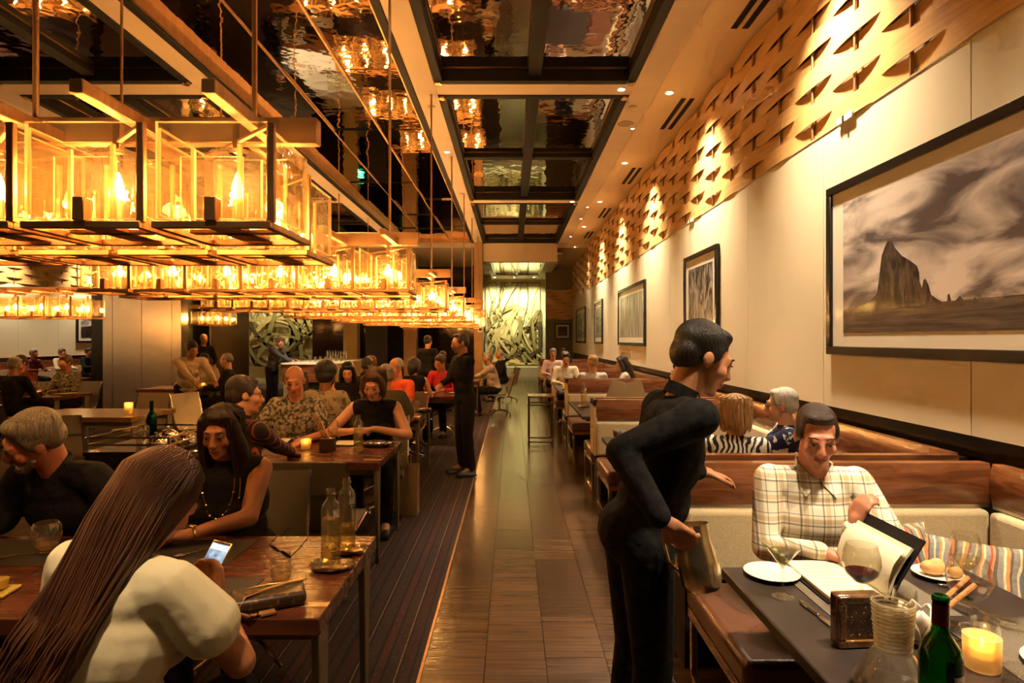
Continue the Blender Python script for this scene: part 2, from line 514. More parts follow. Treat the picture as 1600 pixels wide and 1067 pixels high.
# ---- floor: cross-grained wooden tiles in the aisle, striped carpet under the dining tables
FLOORWOOD = mat('aisle_floor_wood', (0.125, 0.068, 0.033), 0.22, col2=(0.052, 0.028, 0.015), scale=3.0, stretch=(0.7, 14, 1), detail=6, rnd=0.30, spec=0.6, distort=0.4, bump=0.10, bscale=3.0, bstretch=(1.5, 22, 1), lo=0.3, hi=0.72)
floor = struct('floor', MB().bx(XL, XW + 0.15, YN, 30, -0.12, -0.024), mat('subfloor', (0.05, 0.028, 0.015), 0.5, col2=(0.06, 0.03, 0.016)), 'wooden aisle floor laid in rows of dark tiles')
TW, TL = 0.305, 0.46
tile = MB().bx(0.0015, TW - 0.0015, 0.0015, TL - 0.0015, -0.02, 0.0).obj('floor_tile', FLOORWOOD, floor, bevel=0.0015, seg=1)
first = True
rest = MB()
for k in range(8):
    x = -0.44 + k * TW
    for j in range(-2, 66):
        y = -0.6 + j * TL + (0.23 if k % 2 else 0.0)
        if k < 5 and 1.2 < y < 10.2:
            if first:
                tile.location = (x, y, 0); first = False
            else:
                share(tile, 'floor_tile', floor, (x, y, random.uniform(-0.0008, 0.0008)))
        else:
            rest.bx(x + 0.0015, x + TW - 0.0015, y + 0.0015, y + TL - 0.0015, -0.02, 0)
o = rest.obj('floor_tile_field', FLOORWOOD, floor); o['kind'] = 'stuff'
mar = (0.040, 0.011, 0.010); dk = (0.007, 0.004, 0.004); tn = (0.26, 0.14, 0.06); br = (0.034, 0.017, 0.013); rd = (0.062, 0.015, 0.013)
CARPET = stripes('striped_carpet', [(0, mar), (0.14, dk), (0.17, tn), (0.185, dk), (0.22, br), (0.36, dk), (0.40, rd), (0.50, dk), (0.53, br), (0.66, tn), (0.675, dk), (0.70, mar), (0.82, dk), (0.85, br), (0.95, dk)], 0.42, 0, 0.95, noise=0.5, bump=0.5, bscale=260, sheen=0.05)
carpet = struct('floor_carpet', MB().bx(XL, -0.452, YN, 26, -0.03, 0.004), CARPET, 'dark maroon carpet with thin tan and black stripes along the aisle')
struct('trim_1', MB().bx(-0.452, -0.438, YN, 26, -0.02, 0.006), BRONZE, 'thin metal strip between the carpet and wooden floor')

# ---- booth wall: cream panels below, woven maple bands on posts above
PB, PT = 1.118, 3.20
YW1 = 23.9
wall_r = struct('wall_right', MB().bx(XW, XW + 0.15, YN, YW1, 0, CZ), mat('wall_backing', (0.30, 0.18, 0.08), 0.7, col2=(0.27, 0.16, 0.07)), 'long booth wall with cream panels under woven wooden bands')
MB().bx(XW - 0.012, XW, YN, YW1, 0, PB).obj('dark_base', BLACK, wall_r)
y = 3.16 - 1.5 * 2
k = 0
pan = None
while y < YW1 - 0.2:
    g = 0.012 if k % 2 == 0 else 0.005
    L = min(1.5, YW1 - y) - g
    if pan is None:
        pan = MB().bx(XW - 0.050, XW, 0, 1.5 - 0.0085, PB, PT).obj('wall_panel', PANEL, wall_r, loc=(0, y + 0.006, 0), bevel=0.002, seg=1)
    else:
        share(pan, 'wall_panel', wall_r, (0, y + g / 2, 0), scale=(1, L / (1.5 - 0.0085), 1))
    y += 1.5; k += 1
P0, PS = 3.04, 0.60
def band_mesh(y0, y1, row, z0, hgt, xf, sgn):
    n = int((y1 - y0) / 0.06)
    pts = []
    for i in range(n + 1):
        yy = y0 + (y1 - y0) * i / n
        ph = math.cos(math.pi * (yy - P0) / PS + (math.pi if row % 2 else 0))
        a = 0.020 * (1 if ph > 0 else -1) * abs(ph) ** 0.8
        pts.append((xf - sgn * (0.044 + a), yy, z0 + hgt / 2))
    return MB().strip(pts, hgt, 0.006, side=(0, 0, 1))
ROWS, RH = 10, (CZ - PT) / 10
for r in range(ROWS):
    b = band_mesh(0.3, YW1, r, PT + r * RH, RH + 0.004, XW, 1)
    b.obj('weave_band', WEAVE, wall_r, smooth=60)
post = MB().lathe([(0.013, 0), (0.013, CZ - PT)], (0, 0, PT), 10).obj('weave_post', BRONZE, wall_r, loc=(XW - 0.044, P0 - 4 * PS, 0), smooth=True)
for i in range(-3, 35):
    share(post, 'weave_post', wall_r, (XW - 0.044, P0 + i * PS, 0))
struct('trim_2', MB().bx(XW - 0.056, XW - 0.002, YN, YW1, PT - 0.006, PT + 0.006), mat('panel_cap', (0.55, 0.45, 0.28), 0.4), 'slim cap rail on top of the cream wall panels')

# ---- ceiling: tan beams, dark coffers with mirror panes, a mirrored bay over the tables
BX = [(-1.165, -0.905), (-3.72, -3.46)]
ceil = struct('ceiling', MB().bx(XL, XW, YN, 30, CZ + 0.45, CZ + 0.55), BLACKM, 'dark slab above the tan beams and mirror coffers')
cb = MB()
for a, b in BX:
    cb.bx(a, b, YN, YE + 0.3, CZ, CZ + 0.30)
cb.bx(1.43, 1.74, YN, YE, CZ, CZ + 0.3)
cb.bx(-6.32, -6.0, YN, YE, CZ, CZ + 0.3)
for y0, y1 in ((1.2, 1.5), (7.04, 7.37), (12.9, 13.2), (YE, YE + 0.3)):
    cb.bx(-0.905, 1.43, y0, y1, CZ, CZ + 0.3)
    cb.bx(-6.0, -3.72, y0, y1, CZ, CZ + 0.3)
o = struct('ceiling_beam', cb, TAN, 'grid of flat tan ceiling beams between the coffers', bevel=0.004, seg=1)
struct('ceiling_soffit', MB().bx(1.74, XW, YN, YW1, CZ + 0.03, CZ + 0.3), SOFFIT, 'warm ceiling strip along the woven wall')
struct('ceiling_side', MB().bx(XL, -6.32, YN, 26, CZ + 0.02, CZ + 0.3), SOFFIT, 'plain tan ceiling beyond the steel clad column')
struct('ceiling_back', MB().bx(-6.32, XW, YE + 0.3, 27, CZ - 0.1, CZ + 0.3), TAN, 'tan ceiling past the last coffers')

def coffer(x0, x1, y0, y1, label):
    t = thing('ceiling_coffer', label, 'ceiling coffer', ((x0 + x1) / 2, (y0 + y1) / 2, CZ), kind='structure')
    w, l = (x1 - x0) / 2, (y1 - y0) / 2
    fr = MB()
    fw, fh = 0.10, 0.17
    for s in (-1, 1):
        fr.bx(min(s * w, s * (w - fw)), max(s * w, s * (w - fw)), -l, l, -0.012, fh)
        fr.bx(-w + fw, w - fw, min(s * l, s * (l - fw)), max(s * l, s * (l - fw)), -0.012, fh)
    fr.obj('frame', BLACKM, t, bevel=0.006, seg=1)
    MB().bx(-0.075, 0.075, -l + fw, l - fw, 0.05, fh).obj('mullion', BLACKM, t, bevel=0.005, seg=1)
    for s in (-1, 1):
        MB().bx(min(s * 0.075, s * (w - fw)), max(s * 0.075, s * (w - fw)), -0.075, 0.075, 0.05, fh).obj('mullion', BLACKM, t, bevel=0.005, seg=1)
    for sx in (-1, 1):
        for sy in (-1, 1):
            xa, xb = sorted((sx * 0.06, sx * (w - fw + 0.01)))
            ya, yb = sorted((sy * 0.06, sy * (l - fw + 0.01)))
            MB().bx(xa, xb, ya, yb, 0.13, 0.16).obj('mirror_pane', MIRROR, t)
            # slim bronze lip round every pane
            lp = MB()
            for q in (xa + 0.02, xb - 0.02): lp.bx(q - 0.008, q + 0.008, ya, yb, 0.118, 0.131)
            for q in (ya + 0.02, yb - 0.02): lp.bx(xa, xb, q - 0.008, q + 0.008, 0.118, 0.131)
            lp.obj('pane_lip', DARKBRONZE, t)
            MB().lathe([(0.045, 0), (0.045, 0.02), (0.03, 0.022)], (sx * (w - 0.05), sy * (l - 0.05), -0.034), 16).obj('corner_fitting', GOLD, t, smooth=True)
    return t
for (ya, yb), nm in zip(((1.5, 7.04), (7.37, 12.9), (13.2, YE)), ['above the big framed seascape', 'over the second and third booths', 'over the far booths before the header']):
    coffer(-0.905, 1.43, ya, yb, 'black ceiling coffer with four mirror panes ' + nm)
for (ya, yb), nm in zip(((1.5, 7.04), (7.37, 12.9), (13.2, YE)), ['in the top corner above the first chandelier', 'behind the first chandelier beam', 'over the steel clad column side']):
    coffer(-6.0, -3.72, ya, yb, 'black ceiling coffer with mirror panes ' + nm)

# mirrored bay: three lanes of panes with bronze seams
bay = thing('mirror_ceiling', 'long mirrored ceiling bay with thin bronze seams above the chandeliers', 'mirror ceiling', (-2.3125, 0, CZ), kind='structure')
for s in (-1, 1):
    MB().bx(min(s * 1.1475, s * 1.06), max(s * 1.1475, s * 1.06), YN, YE, -0.008, 0.2).obj('side_rail', BLACKM, bay, bevel=0.006, seg=1)
    MB().bx(min(s * 1.06, s * 1.035), max(s * 1.06, s * 1.035), YN, YE, 0.02, 0.2).obj('side_lip', BRONZE, bay)
ys = [-2.6, -0.9, 0.8, 2.4, 4.0, 5.85, 7.0, 9.0, 10.1, 12.0, 13.5, 15.2, 17.0, YE]
for k in range(3):
    xa = -1.05 + 0.70 * k
    for a, b in zip(ys, ys[1:]):
        o = MB().bx(xa + 0.004, xa + 0.696, a + 0.003, b - 0.003, 0.14, 0.16).obj('mirror_pane', MIRROR, bay)
        o.rotation_euler = (random.uniform(-0.0015, 0.0015), random.uniform(-0.003, 0.003), 0)
for k in (1, 2):
    MB().bx(-1.05 + 0.70 * k - 0.012, -1.05 + 0.70 * k + 0.012, YN, YE, 0.125, 0.15).obj('seam_rail', BRONZE, bay)
MB().bx(-1.06, 1.06, YE - 0.05, YE, 0.0, 0.2).obj('end_rail', BRONZE, bay)

# ---- ceiling fittings along the soffit
def downlight(x, y, z, label, group, w=None, aim=None, size=R(70), blend=0.6, r=0.055, col=WHITE, disc=26.0):
    t = thing('ceiling_downlight', label, 'downlight', (x, y, z), group=group)
    MB().lathe([(r, 0), (r, -0.008), (r * 0.72, -0.006), (r * 0.70, 0.0)], (0, 0, 0), 20).obj('trim_ring', mat('white_trim', (0.75, 0.7, 0.6), 0.4), t, smooth=True)
    MB().lathe([(r * 0.62, -0.0075), (r * 0.62, -0.010)], (0, 0, 0), 20).obj('lens', glow('downlight_lens_%d' % disc, col, disc), t)
    if w:
        l = bpy.data.lights.new('downlight_lamp', 'SPOT'); l.energy = w; l.color = col; l.spot_size = size; l.spot_blend = blend; l.shadow_soft_size = 0.10
        lo = bpy.data.objects.new('downlight_lamp', l); COL.objects.link(lo); lo.parent = t; lo.location = (0, 0, -0.03)
        d = V(aim) - V((x, y, z - 0.03))
        lo.rotation_euler = d.to_track_quat('-Z', 'Y').to_euler()
    return t
ordn = ['first', 'second', 'third', 'fourth', 'fifth', 'sixth', 'seventh', 'eighth']
for i, y in enumerate((1.5, 4.42, 7.37, 10.3, 13.2, 16.1, 19.0, 21.9)):
    downlight(1.92, y, CZ + 0.03, 'bright recessed wall washer, %s along the woven wall' % ordn[i], 'wall washers along the soffit', WASH_W, (2.42, y, 2.0), R(92), 1.0, 0.06)
for i, y in enumerate((8.53, 13.6, 14.9, 17.5)):
    downlight(1.70, y, CZ, 'small glowing pin light, %s along the soffit edge' % ordn[i], 'pin lights on the soffit edge', None, r=0.03)
vent = thing('ceiling_vent', 'twin black slot vent, first along the soffit', 'vent', (2.20, 5.3, CZ + 0.03), group='slot vents along the soffit')
for s in (-1, 1):
    MB().bx(s * 0.055 - 0.03, s * 0.055 + 0.03, -0.55, 0.55, -0.004, 0.0).obj('slot', BLACKM, vent)
remember(vent)
for i, y in enumerate((8.1, 11.15, 14.4, 17.4, 20.4)):
    c = copy_tree(vent); c.location = (2.20, y, CZ + 0.03); c['label'] = 'twin black slot vent, %s along the soffit' % ordn[i + 1]
for (x, y, lb) in ((1.55, 7.75, 'above the second booth'), (-1.03, 7.74, 'past the second chandelier'), (-1.03, 12.35, 'far down the aisle')):
    o = MB().lathe([(0.05, 0), (0.05, -0.012), (0.02, -0.018)], (0, 0, 0), 18).obj('ceiling_sensor', mat('sensor_cap', (0.5, 0.38, 0.24), 0.5, col2=(0.47, 0.35, 0.22)), loc=(x, y, CZ), smooth=True)
    tag(o, 'small round sprinkler cap on the tan beam ' + lb, 'sprinkler')
o = MB().lathe([(0.11, 0), (0.11, -0.006), (0.10, -0.008)], (0, 0, 0), 24).obj('ceiling_speaker', mat('speaker_grille', (0.40, 0.29, 0.17), 0.6, col2=(0.36, 0.26, 0.15), scale=200), loc=(1.57, 8.35, CZ))
tag(o, 'round flush ceiling speaker by the pin light', 'speaker')
# table lights in the beams (out of the picture over the near tables)
downlight(1.30, 1.35, CZ, 'recessed downlight over the booth with the plaid shirt diner', 'table downlights', 260, (1.35, 1.9, 0.75), R(42), 0.7)
downlight(-1.03, 0.75, CZ, 'recessed downlight over the table with the phone', 'table downlights', 210, (-1.05, 1.55, 0.85), R(34), 0.8, col=(1, 0.68, 0.36))
downlight(-1.03, 4.70, CZ, 'recessed downlight over the second dining table', 'table downlights', 110, (-1.35, 4.9, 0.75), R(34), 0.8, col=(1, 0.66, 0.34))
downlight(1.30, 7.20, CZ, 'recessed downlight on the cross beam over the second booth', 'table downlights', 260, (0.95, 4.9, 0.3), R(50), 0.7)
downlight(1.30, 13.05, CZ, 'recessed downlight on the far cross beam', 'table downlights', 220, (1.2, 11.6, 0.75), R(50), 0.7)
downlight(-1.03, 9.60, CZ, 'recessed downlight over the table with the red shirt diner', 'table downlights', 170, (-1.1, 9.9, 0.75), R(36), 0.8, col=(1, 0.7, 0.4))

downlight(-4.9, 13.05, CZ, 'added downlight on the cross beam to brighten the bar top', 'table downlights', 420, (-4.9, 15.3, 1.05), R(34), 0.6, col=(1, 0.86, 0.62))  # lamp added to keep the white bar top bright

# ---- end of the aisle: header, columns, lit art wall
struct('wall_header', MB().bx(-0.905, 1.40, YE, YE + 0.35, 4.03, CZ), TAN, 'tan header across the end of the aisle', bevel=0.01)
COLM = mat('column_paint', (0.42, 0.25, 0.11), 0.45, col2=(0.38, 0.22, 0.1))
col1 = struct('wall_column', MB().bx(-1.165, -0.905, YE - 0.12, YE + 0.22, 0, CZ), COLM, 'slim tan column at the end of the mirror bay', bevel=0.01)
for z in (1.95, 2.75): MB().bx(-1.18, -0.89, YE - 0.13, YE + 0.23, z, z + 0.10).obj('column_band', BRONZE, col1)
sg = thing('wall_sign', 'small white sign with black arrow on the slim column', 'sign', (-0.98, YE - 0.125, 1.93))
MB().bx(-0.07, 0.07, -0.006, 0, -0.09, 0.09).obj('plate', mat('sign_white', (0.75, 0.7, 0.6), 0.4), sg)
MB().prism([(-0.05, 0.0), (0.01, 0.045), (0.01, 0.018), (0.05, 0.03), (0.05, -0.03), (0.01, -0.018), (0.01, -0.045)], 1, -0.008, -0.006).obj('arrow', BLACKM, sg)
col2 = struct('wall_column_wide', MB().bx(-3.62, -3.20, 20.2, 20.6, 0, CZ), COLM, 'tan column behind the standing diners', bevel=0.01)
MB().bx(-3.64, -3.18, 20.18, 20.62, 1.95, 2.05).obj('column_band', BRONZE, col2)
struct('ceiling_vestibule', MB().bx(-0.9, 1.6, YE + 0.35, 27, 4.30, 4.36), TAN, 'lower tan ceiling past the header')
cv = thing('ceiling_coffer', 'small mirror coffer beyond the header before the ribbon artwork', 'ceiling coffer', (0.2, 22.6, 4.30), kind='structure')
for s in (-1, 1):
    MB().bx(min(s * 0.95, s * 0.85), max(s * 0.95, s * 0.85), -2.6, 2.6, -0.012, 0.02).obj('frame', BLACK, cv)
    MB().bx(-0.95, 0.95, min(s * 2.6, s * 2.45), max(s * 2.6, s * 2.45), -0.012, 0.02).obj('frame', BLACK, cv)
    MB().bx(min(0, s * 0.85), max(0, s * 0.85), -2.45, 2.45, -0.004, 0.0).obj('mirror_pane', MIRROR, cv)
MB().bx(-0.04, 0.04, -2.45, 2.45, -0.012, 0.0).obj('mullion', BLACK, cv)

LITART = mat('pale_lit_wall', (0.84, 0.80, 0.50), 0.6, col2=(0.60, 0.56, 0.26), scale=0.8)
RIB1 = mat('olive_ribbon', (0.30, 0.25, 0.095), 0.35, col2=(0.22, 0.18, 0.07), scale=3)
RIB2 = mat('tan_ribbon', (0.62, 0.47, 0.20), 0.35, col2=(0.54, 0.4, 0.17), scale=3)
RIB3 = mat('dark_ribbon', (0.07, 0.05, 0.022), 0.35, col2=(0.09, 0.065, 0.03), scale=3)
struct('wall_end', MB().bx(-1.3, 1.75, 27.0, 27.2, 0, 4.5), LITART, 'pale lit wall behind the ribbon artwork at the aisle end')
struct('baseboard_end', MB().bx(-1.3, 1.5, 26.4, 27.0, 0, 0.42), mat('plinth', (0.62, 0.56, 0.34), 0.5, col2=(0.58, 0.52, 0.31)), 'pale plinth under the ribbon artwork')
def ribbons(t, w, h, n, seed, dens=None):
    rr = random.Random(seed)
    for i in range(n):
        m = rr.choice([RIB1, RIB2, RIB2, RIB3, RIB1])
        low = rr.random() < 0.62
        zc = rr.uniform(-h / 2, -h * 0.02) if low else rr.uniform(-h * 0.1, h / 2)
        wd = rr.uniform(0.05, 0.17) if low else rr.uniform(0.02, 0.06)
        a = rr.uniform(0, math.pi)
        x0 = rr.uniform(-w / 2, w / 2)
        L = rr.uniform(0.5, 1.2) * (w if low else h * 0.8)
        if not low: a = math.pi / 2 + rr.uniform(-0.45, 0.45)
        bend = rr.uniform(-0.5, 0.5) * L
        pts = []
        dep = -0.03 - 0.012 * (i % 9)
        for k in range(15):
            s = k / 14 - 0.5
            px = x0 + L * s * math.cos(a) - bend * (0.25 - s * s) * math.sin(a) * 1.6
            pz = zc + L * s * math.sin(a) + bend * (0.25 - s * s) * math.cos(a) * 1.6
            px = max(-w / 2, min(w / 2, px)); pz = max(-h / 2, min(h / 2, pz))
            q = V((px, dep, pz))
            if not pts or (q - pts[-1]).length > 0.02: pts.append(q)
        if len(pts) > 3:
            # width lies in the plane of the wall
            mb = MB()
            vs, fs = [], []
            for k, p in enumerate(pts):
                tv = (pts[min(k + 1, len(pts) - 1)] - pts[max(k - 1, 0)]).normalized()
                sd = V((-tv.z, 0, tv.x)) * (wd / 2)
                for q in (p - sd, p + sd):
                    vs += [(q.x, q.y - 0.004, q.z), (q.x, q.y + 0.004, q.z)]
            for k in range(len(pts) - 1):
                a0 = k * 4; b0 = a0 + 4
                fs += [[a0, a0 + 2, b0 + 2, b0], [a0 + 1, b0 + 1, b0 + 3, a0 + 3], [a0, b0, b0 + 1, a0 + 1], [a0 + 2, a0 + 3, b0 + 3, b0 + 2]]
            fs += [[0, 1, 3, 2], [len(vs) - 4, len(vs) - 2, len(vs) - 1, len(vs) - 3]]
            mb.add(vs, fs)
            mb.obj('ribbon', m, t, fix=False)
art1 = thing('ribbon_artwork', 'tall artwork of tangled tan ribbons on a bright wall at the aisle end', 'artwork', (0.05, 26.99, 2.35))
ribbons(art1, 2.4, 3.60, 64, 3)
def arealamp(name, loc, aim, w, sx, sy, col, parent=None):
    l = bpy.data.lights.new(name, 'AREA'); l.shape = 'RECTANGLE'; l.size = sx; l.size_y = sy; l.energy = w; l.color = col
    o = bpy.data.objects.new(name, l); COL.objects.link(o); o.location = loc
    o.rotation_euler = (V(aim) - V(loc)).to_track_quat('-Z', 'Y').to_euler()
    return o
for i, x in enumerate((-0.75, 0.1, 0.95)):  # lamps added in front, standing for the backlight of the art wall
    downlight(x, 26.0, 4.30, 'added light standing for the backlight of the aisle end artwork, %s of three' % ordn[i], 'added lights for the aisle end artwork', 180, (x, 26.95, 2.0), R(110), 0.9, col=(1, 0.92, 0.55))

# side piece of wall past the booths, with wavy wooden band and a dark picture
struct('wall_return', MB().bx(1.35, XW + 0.15, 24.2, 24.4, 0, CZ), mat('return_wall', (0.22, 0.19, 0.10), 0.5, col2=(0.19, 0.16, 0.09)), 'short wall past the last booth')
wv = thing('wavy_panel', 'rippled wooden wall panel past the last booth', 'wall panel', (1.9, 24.13, 3.0))
for k in range(9):
    pts = [(-0.53 + 0.53 * j / 10 * 2, -0.02 - 0.03 * math.sin(j * 0.9 + k), -0.5 + k * 0.13 + 0.02 * math.sin(j * 0.7 + k * 1.7)) for j in range(11)]
    MB().strip(pts, 0.13, 0.02, side=(0, 0, 1)).obj('slat', WEAVE, wv, smooth=60)
def framed(name, label, w, h, loc, rz, printmat, fw=0.06, matw=0.12, depth=0.045, cat='picture', light=False):
    """frame, mat board and print; the picture faces local -y"""
    t = thing(name, label, cat, loc, rz)
    fr = MB()
    fr.bx(-w / 2, w / 2, -depth, 0, -h / 2, -h / 2 + fw); fr.bx(-w / 2, w / 2, -depth, 0, h / 2 - fw, h / 2)
    fr.bx(-w / 2, -w / 2 + fw, -depth, 0, -h / 2 + fw, h / 2 - fw); fr.bx(w / 2 - fw, w / 2, -depth, 0, -h / 2 + fw, h / 2 - fw)
    fr.obj('frame', BLACK, t, bevel=0.004, seg=1)
    MB().bx(-w / 2 + fw, w / 2 - fw, -0.022, -0.016, -h / 2 + fw, h / 2 - fw).obj('mat_board', mat('mat_board', (0.80, 0.73, 0.58), 0.6, coat=0.3), t)
    if printmat:
        MB().bx(-w / 2 + fw + matw, w / 2 - fw - matw, -0.025, -0.021, -h / 2 + fw + matw, h / 2 - fw - matw).obj('print', printmat, t)
    return t
def photo(name, c1, c2, scale, stretch, lo=0.4, hi=0.6, dist=1.0):
    m = mat(name, c1, 0.35, col2=c2, scale=scale, stretch=stretch, detail=8, lo=lo, hi=hi, coat=0.15, spec=0.25, distort=dist)
    return m
framed('framed_picture', 'small dark framed picture on the short wall past the booths', 0.62, 0.62, (2.02, 24.19, 1.95), 0, photo('night_print', (0.01, 0.01, 0.01), (0.10, 0.09, 0.07), 6, (1, 1, 1)), 0.04, 0.08)

# ---- pictures on the booth wall
def onwall(px, py, X=2.40):
    y = F * X / (px - 800)
    return y, EYE - (py - 530) / F * y
XP = XW - 0.051
def wallpic(y0, y1, z0, z1, label, pm, **kw):
    # the picture faces -x: local x runs along -y of the room
    return framed('framed_picture', label, y1 - y0, z1 - z0, (XP, (y0 + y1) / 2, (z0 + z1) / 2), R(-90), pm, **kw)
SKYP = photo('storm_sky_print', (0.11, 0.085, 0.085), (0.72, 0.62, 0.54), 1.7, (0.8, 1, 2.6), 0.40, 0.60, 0.8)
SEAP = photo('dark_sea_print', (0.022, 0.018, 0.018), (0.12, 0.10, 0.095), 3, (1, 1, 14), 0.4, 0.75, 0.3)
ROCKP = photo('rock_print', (0.012, 0.009, 0.009), (0.10, 0.07, 0.058), 7, (2.2, 1, 0.7), 0.42, 0.7, 1.2)
w0, w1, h0, h1 = 1.78, 4.54, 1.51, 2.745
pic1 = wallpic(w0, w1, h0, h1, 'large black framed photograph of a sea stack under storm clouds', None)
yc, zc = (w0 + w1) / 2, (h0 + h1) / 2
def loc1(px, py):
    y, z = onwall(px, py); return (-(y - yc) * -1 * -1, z - zc)     # local x = -(y - yc)
L0, L1, Z0, Z1 = -(4.335 - yc), (4.335 - yc), 1.665 - zc, 2.59 - zc
hz = 1.83 - zc
MB().bx(L0, L1, -0.025, -0.021, hz, Z1).obj('print_sky', SKYP, pic1)
MB().bx(L0, L1, -0.0255, -0.021, Z0, hz).obj('print_sea', SEAP, pic1)
rk = [(350, 362), (440, 322), (472, 290), (482, 215), (492, 130), (505, 95), (515, 75), (521, 68), (526, 76), (533, 67), (545, 96), (560, 112), (575, 130), (610, 150), (640, 172), (648, 200), (650, 238), (662, 266), (668, 232), (675, 226), (688, 252), (699, 292), (727, 312), (760, 330), (700, 338), (560, 345), (430, 360)]
def zoompx(p): return loc1(1200 + p[0] / 2.667, 350 + p[1] / 2.667)
MB().prism([zoompx(p) for p in rk], 1, -0.0275, -0.0258).obj('print_rock', ROCKP, pic1)
for poly in ([(768, 320), (770, 292), (777, 290), (784, 320)], [(800, 320), (822, 298), (838, 320)], [(876, 320), (884, 302), (900, 318)]):
    MB().prism([zoompx(p) for p in poly], 1, -0.0275, -0.0258).obj('print_rock', ROCKP, pic1)
p2 = photo('waterfall_print', (0.015, 0.013, 0.012), (0.50, 0.44, 0.37), 3.2, (2.4, 1, 0.9), 0.42, 0.72, 2.0)
p3 = photo('misty_trees_print', (0.10, 0.085, 0.07), (0.55, 0.49, 0.40), 4.5, (3.5, 1, 0.4), 0.38, 0.66, 0.5)
p4 = photo('canyon_print', (0.02, 0.017, 0.015), (0.42, 0.34, 0.24), 3.2, (1.5, 1, 3), 0.4, 0.7, 2.0)
wallpic(6.98, 8.32, 1.50, 2.73, 'black framed dark waterfall photograph, second along the panelled wall', p2)
wallpic(10.8, 13.5, 1.50, 2.70, 'wide black framed photograph of misty trees, third along the wall', p3)
wallpic(15.9, 17.35, 1.50, 2.70, 'narrow framed photograph of a canyon, fourth along the wall', p4)
wallpic(19.6, 22.3, 1.50, 2.70, 'framed photograph furthest along the panelled wall by the aisle end', photo('far_print', (0.03, 0.026, 0.02), (0.5, 0.42, 0.28), 2.4, (1, 1, 2.5), 0.4, 0.65, 1.0))
# hanging rail clips with wires
for (y, lb) in ((4.32, 'above the sea stack photograph'), (8.05, 'above the waterfall photograph')):
    t = thing('picture_hanger', 'small white rail clip with wire ' + lb, 'picture hanger', (XW - 0.058, y, PT))
    MB().bx(-0.022, 0.0, -0.10, 0.10, -0.025, 0.025).obj('clip_body', mat('clip_white', (0.8, 0.76, 0.66), 0.4), t, bevel=0.004)
    MB().bx(-0.030, -0.022, -0.012, 0.012, -0.03, 0.02).obj('clip_hook', CHROME, t)
    MB().tube([(-0.015, 0.03, -0.02), (-0.015, 0.03, 2.765 - PT)], 0.0012, 5).obj('wire', CHROME, t)

# ---- far side wall across the room: same panels, weave and a picture
wall_l = struct('wall_left', MB().bx(XL - 0.15, XL, YN, 26, 0, CZ), MATS['wall_backing'], 'far panelled wall across the room with woven bands')
y = -2.5
while y < 25:
    MB().bx(XL, XL + 0.022, y + 0.006, y + 1.494, PB, PT).obj('wall_panel', PANEL, wall_l)
    y += 1.5
for r in range(ROWS):
    band_mesh(9.5, 25.5, r, PT + r * RH, RH + 0.004, XL, -1).obj('weave_band', WEAVE, wall_l, smooth=60)
for i in range(11, 37):
    share(post, 'weave_post', wall_l, (XL + 0.044, P0 + i * PS, 0))
MB().bx(XL, XL + 0.012, YN, 26, 0, PB).obj('dark_base', BLACK, wall_l)
framed('framed_picture', 'framed photograph of a dark hill on the far side wall by the steel column', 2.7, 1.2, (XL + 0.024, 20.6, 2.12), R(90), SKYP)
o = MB().prism([(-1.15, -0.42), (-1.15, -0.10), (-0.6, -0.04), (0.1, 0.10), (1.15, 0.16), (1.15, -0.42)], 1, -0.03, -0.026).obj('picture_hill', ROCKP, bpy.data.objects['framed_picture.%03d' % 6])
for i, y in enumerate((4.5, 7.5, 10.5, 13.5, 16.5, 19.5, 22.5)):  # nearer ones added out of view so the steel mirrors a lit wall
    downlight(XL + 0.6, y, CZ + 0.02, 'wall washer over the far side wall, %s of seven, the nearer ones added' % ordn[i], 'wall washers of the far side wall', 300, (XL, y, 2.5), R(90), 0.9)

# ---- steel clad block with a glazed recess
blk = struct('wall_block', MB().bx(-9.3, -7.5, 13.7, 17.3, 3.2, CZ), SOFFIT, 'steel clad column block under a tan soffit')
MB().bx(-9.28, -7.98, 13.75, 17.25, 0, 3.2).obj('block_core', BLACKM, blk)
for (x0, x1) in ((-9.28, -9.06), (-9.055, -8.4), (-8.395, -7.72), (-7.715, -7.5)):
    MB().bx(x0, x1, 13.71, 13.75, 0, 3.2).obj('steel_panel', STEEL, blk, bevel=0.004, seg=1)
MB().bx(-7.54, -7.5, 13.76, 14.0, 0, 3.2).obj('steel_panel', STEEL, blk)
MB().bx(-7.54, -7.5, 15.05, 17.25, 0, 3.2).obj('steel_panel', STEEL, blk, bevel=0.004, seg=1)
MB().bx(-7.96, -7.94, 14.0, 15.05, 0, 3.2).obj('recess_panel', mat('green_glass_panel', (0.14, 0.16, 0.09), 0.25, col2=(0.11, 0.13, 0.07)), blk)
MB().bx(-9.60, -9.3, 13.8, 14.1, 0, CZ).obj('dark_jamb', BLACK, blk)

# ---- back of the room behind the bar
struct('wall_back', MB().bx(XL, -1.3, 24.0, 24.2, 0, CZ), mat('dark_mirror_wall', (0.05, 0.038, 0.022), 0.10, 0.6, col2=(0.04, 0.03, 0.018)), 'dark glossy wall behind the bar')
art2b = struct('wall_lit', MB().bx(-9.6, -6.6, 21.96, 22.1, 0.0, 4.2), LITART, 'pale wall behind the ribbon artwork by the bar')
art2 = thing('ribbon_artwork', 'wide artwork of olive ribbons on a pale wall behind the bar', 'artwork', (-8.1, 21.95, 2.3))
ribbons(art2, 2.9, 3.2, 60, 11)
for i, x in enumerate((-8.9, -8.1, -7.3)):  # added lamps in place of the backlight behind these ribbons
    downlight(x, 21.2, CZ - 0.1, 'added light standing for the backlight of the artwork by the bar, %s of three' % ordn[i], 'added lights for the artwork by the bar', 110, (x, 21.95, 2.4), R(95), 0.9, col=(1, 0.9, 0.5))
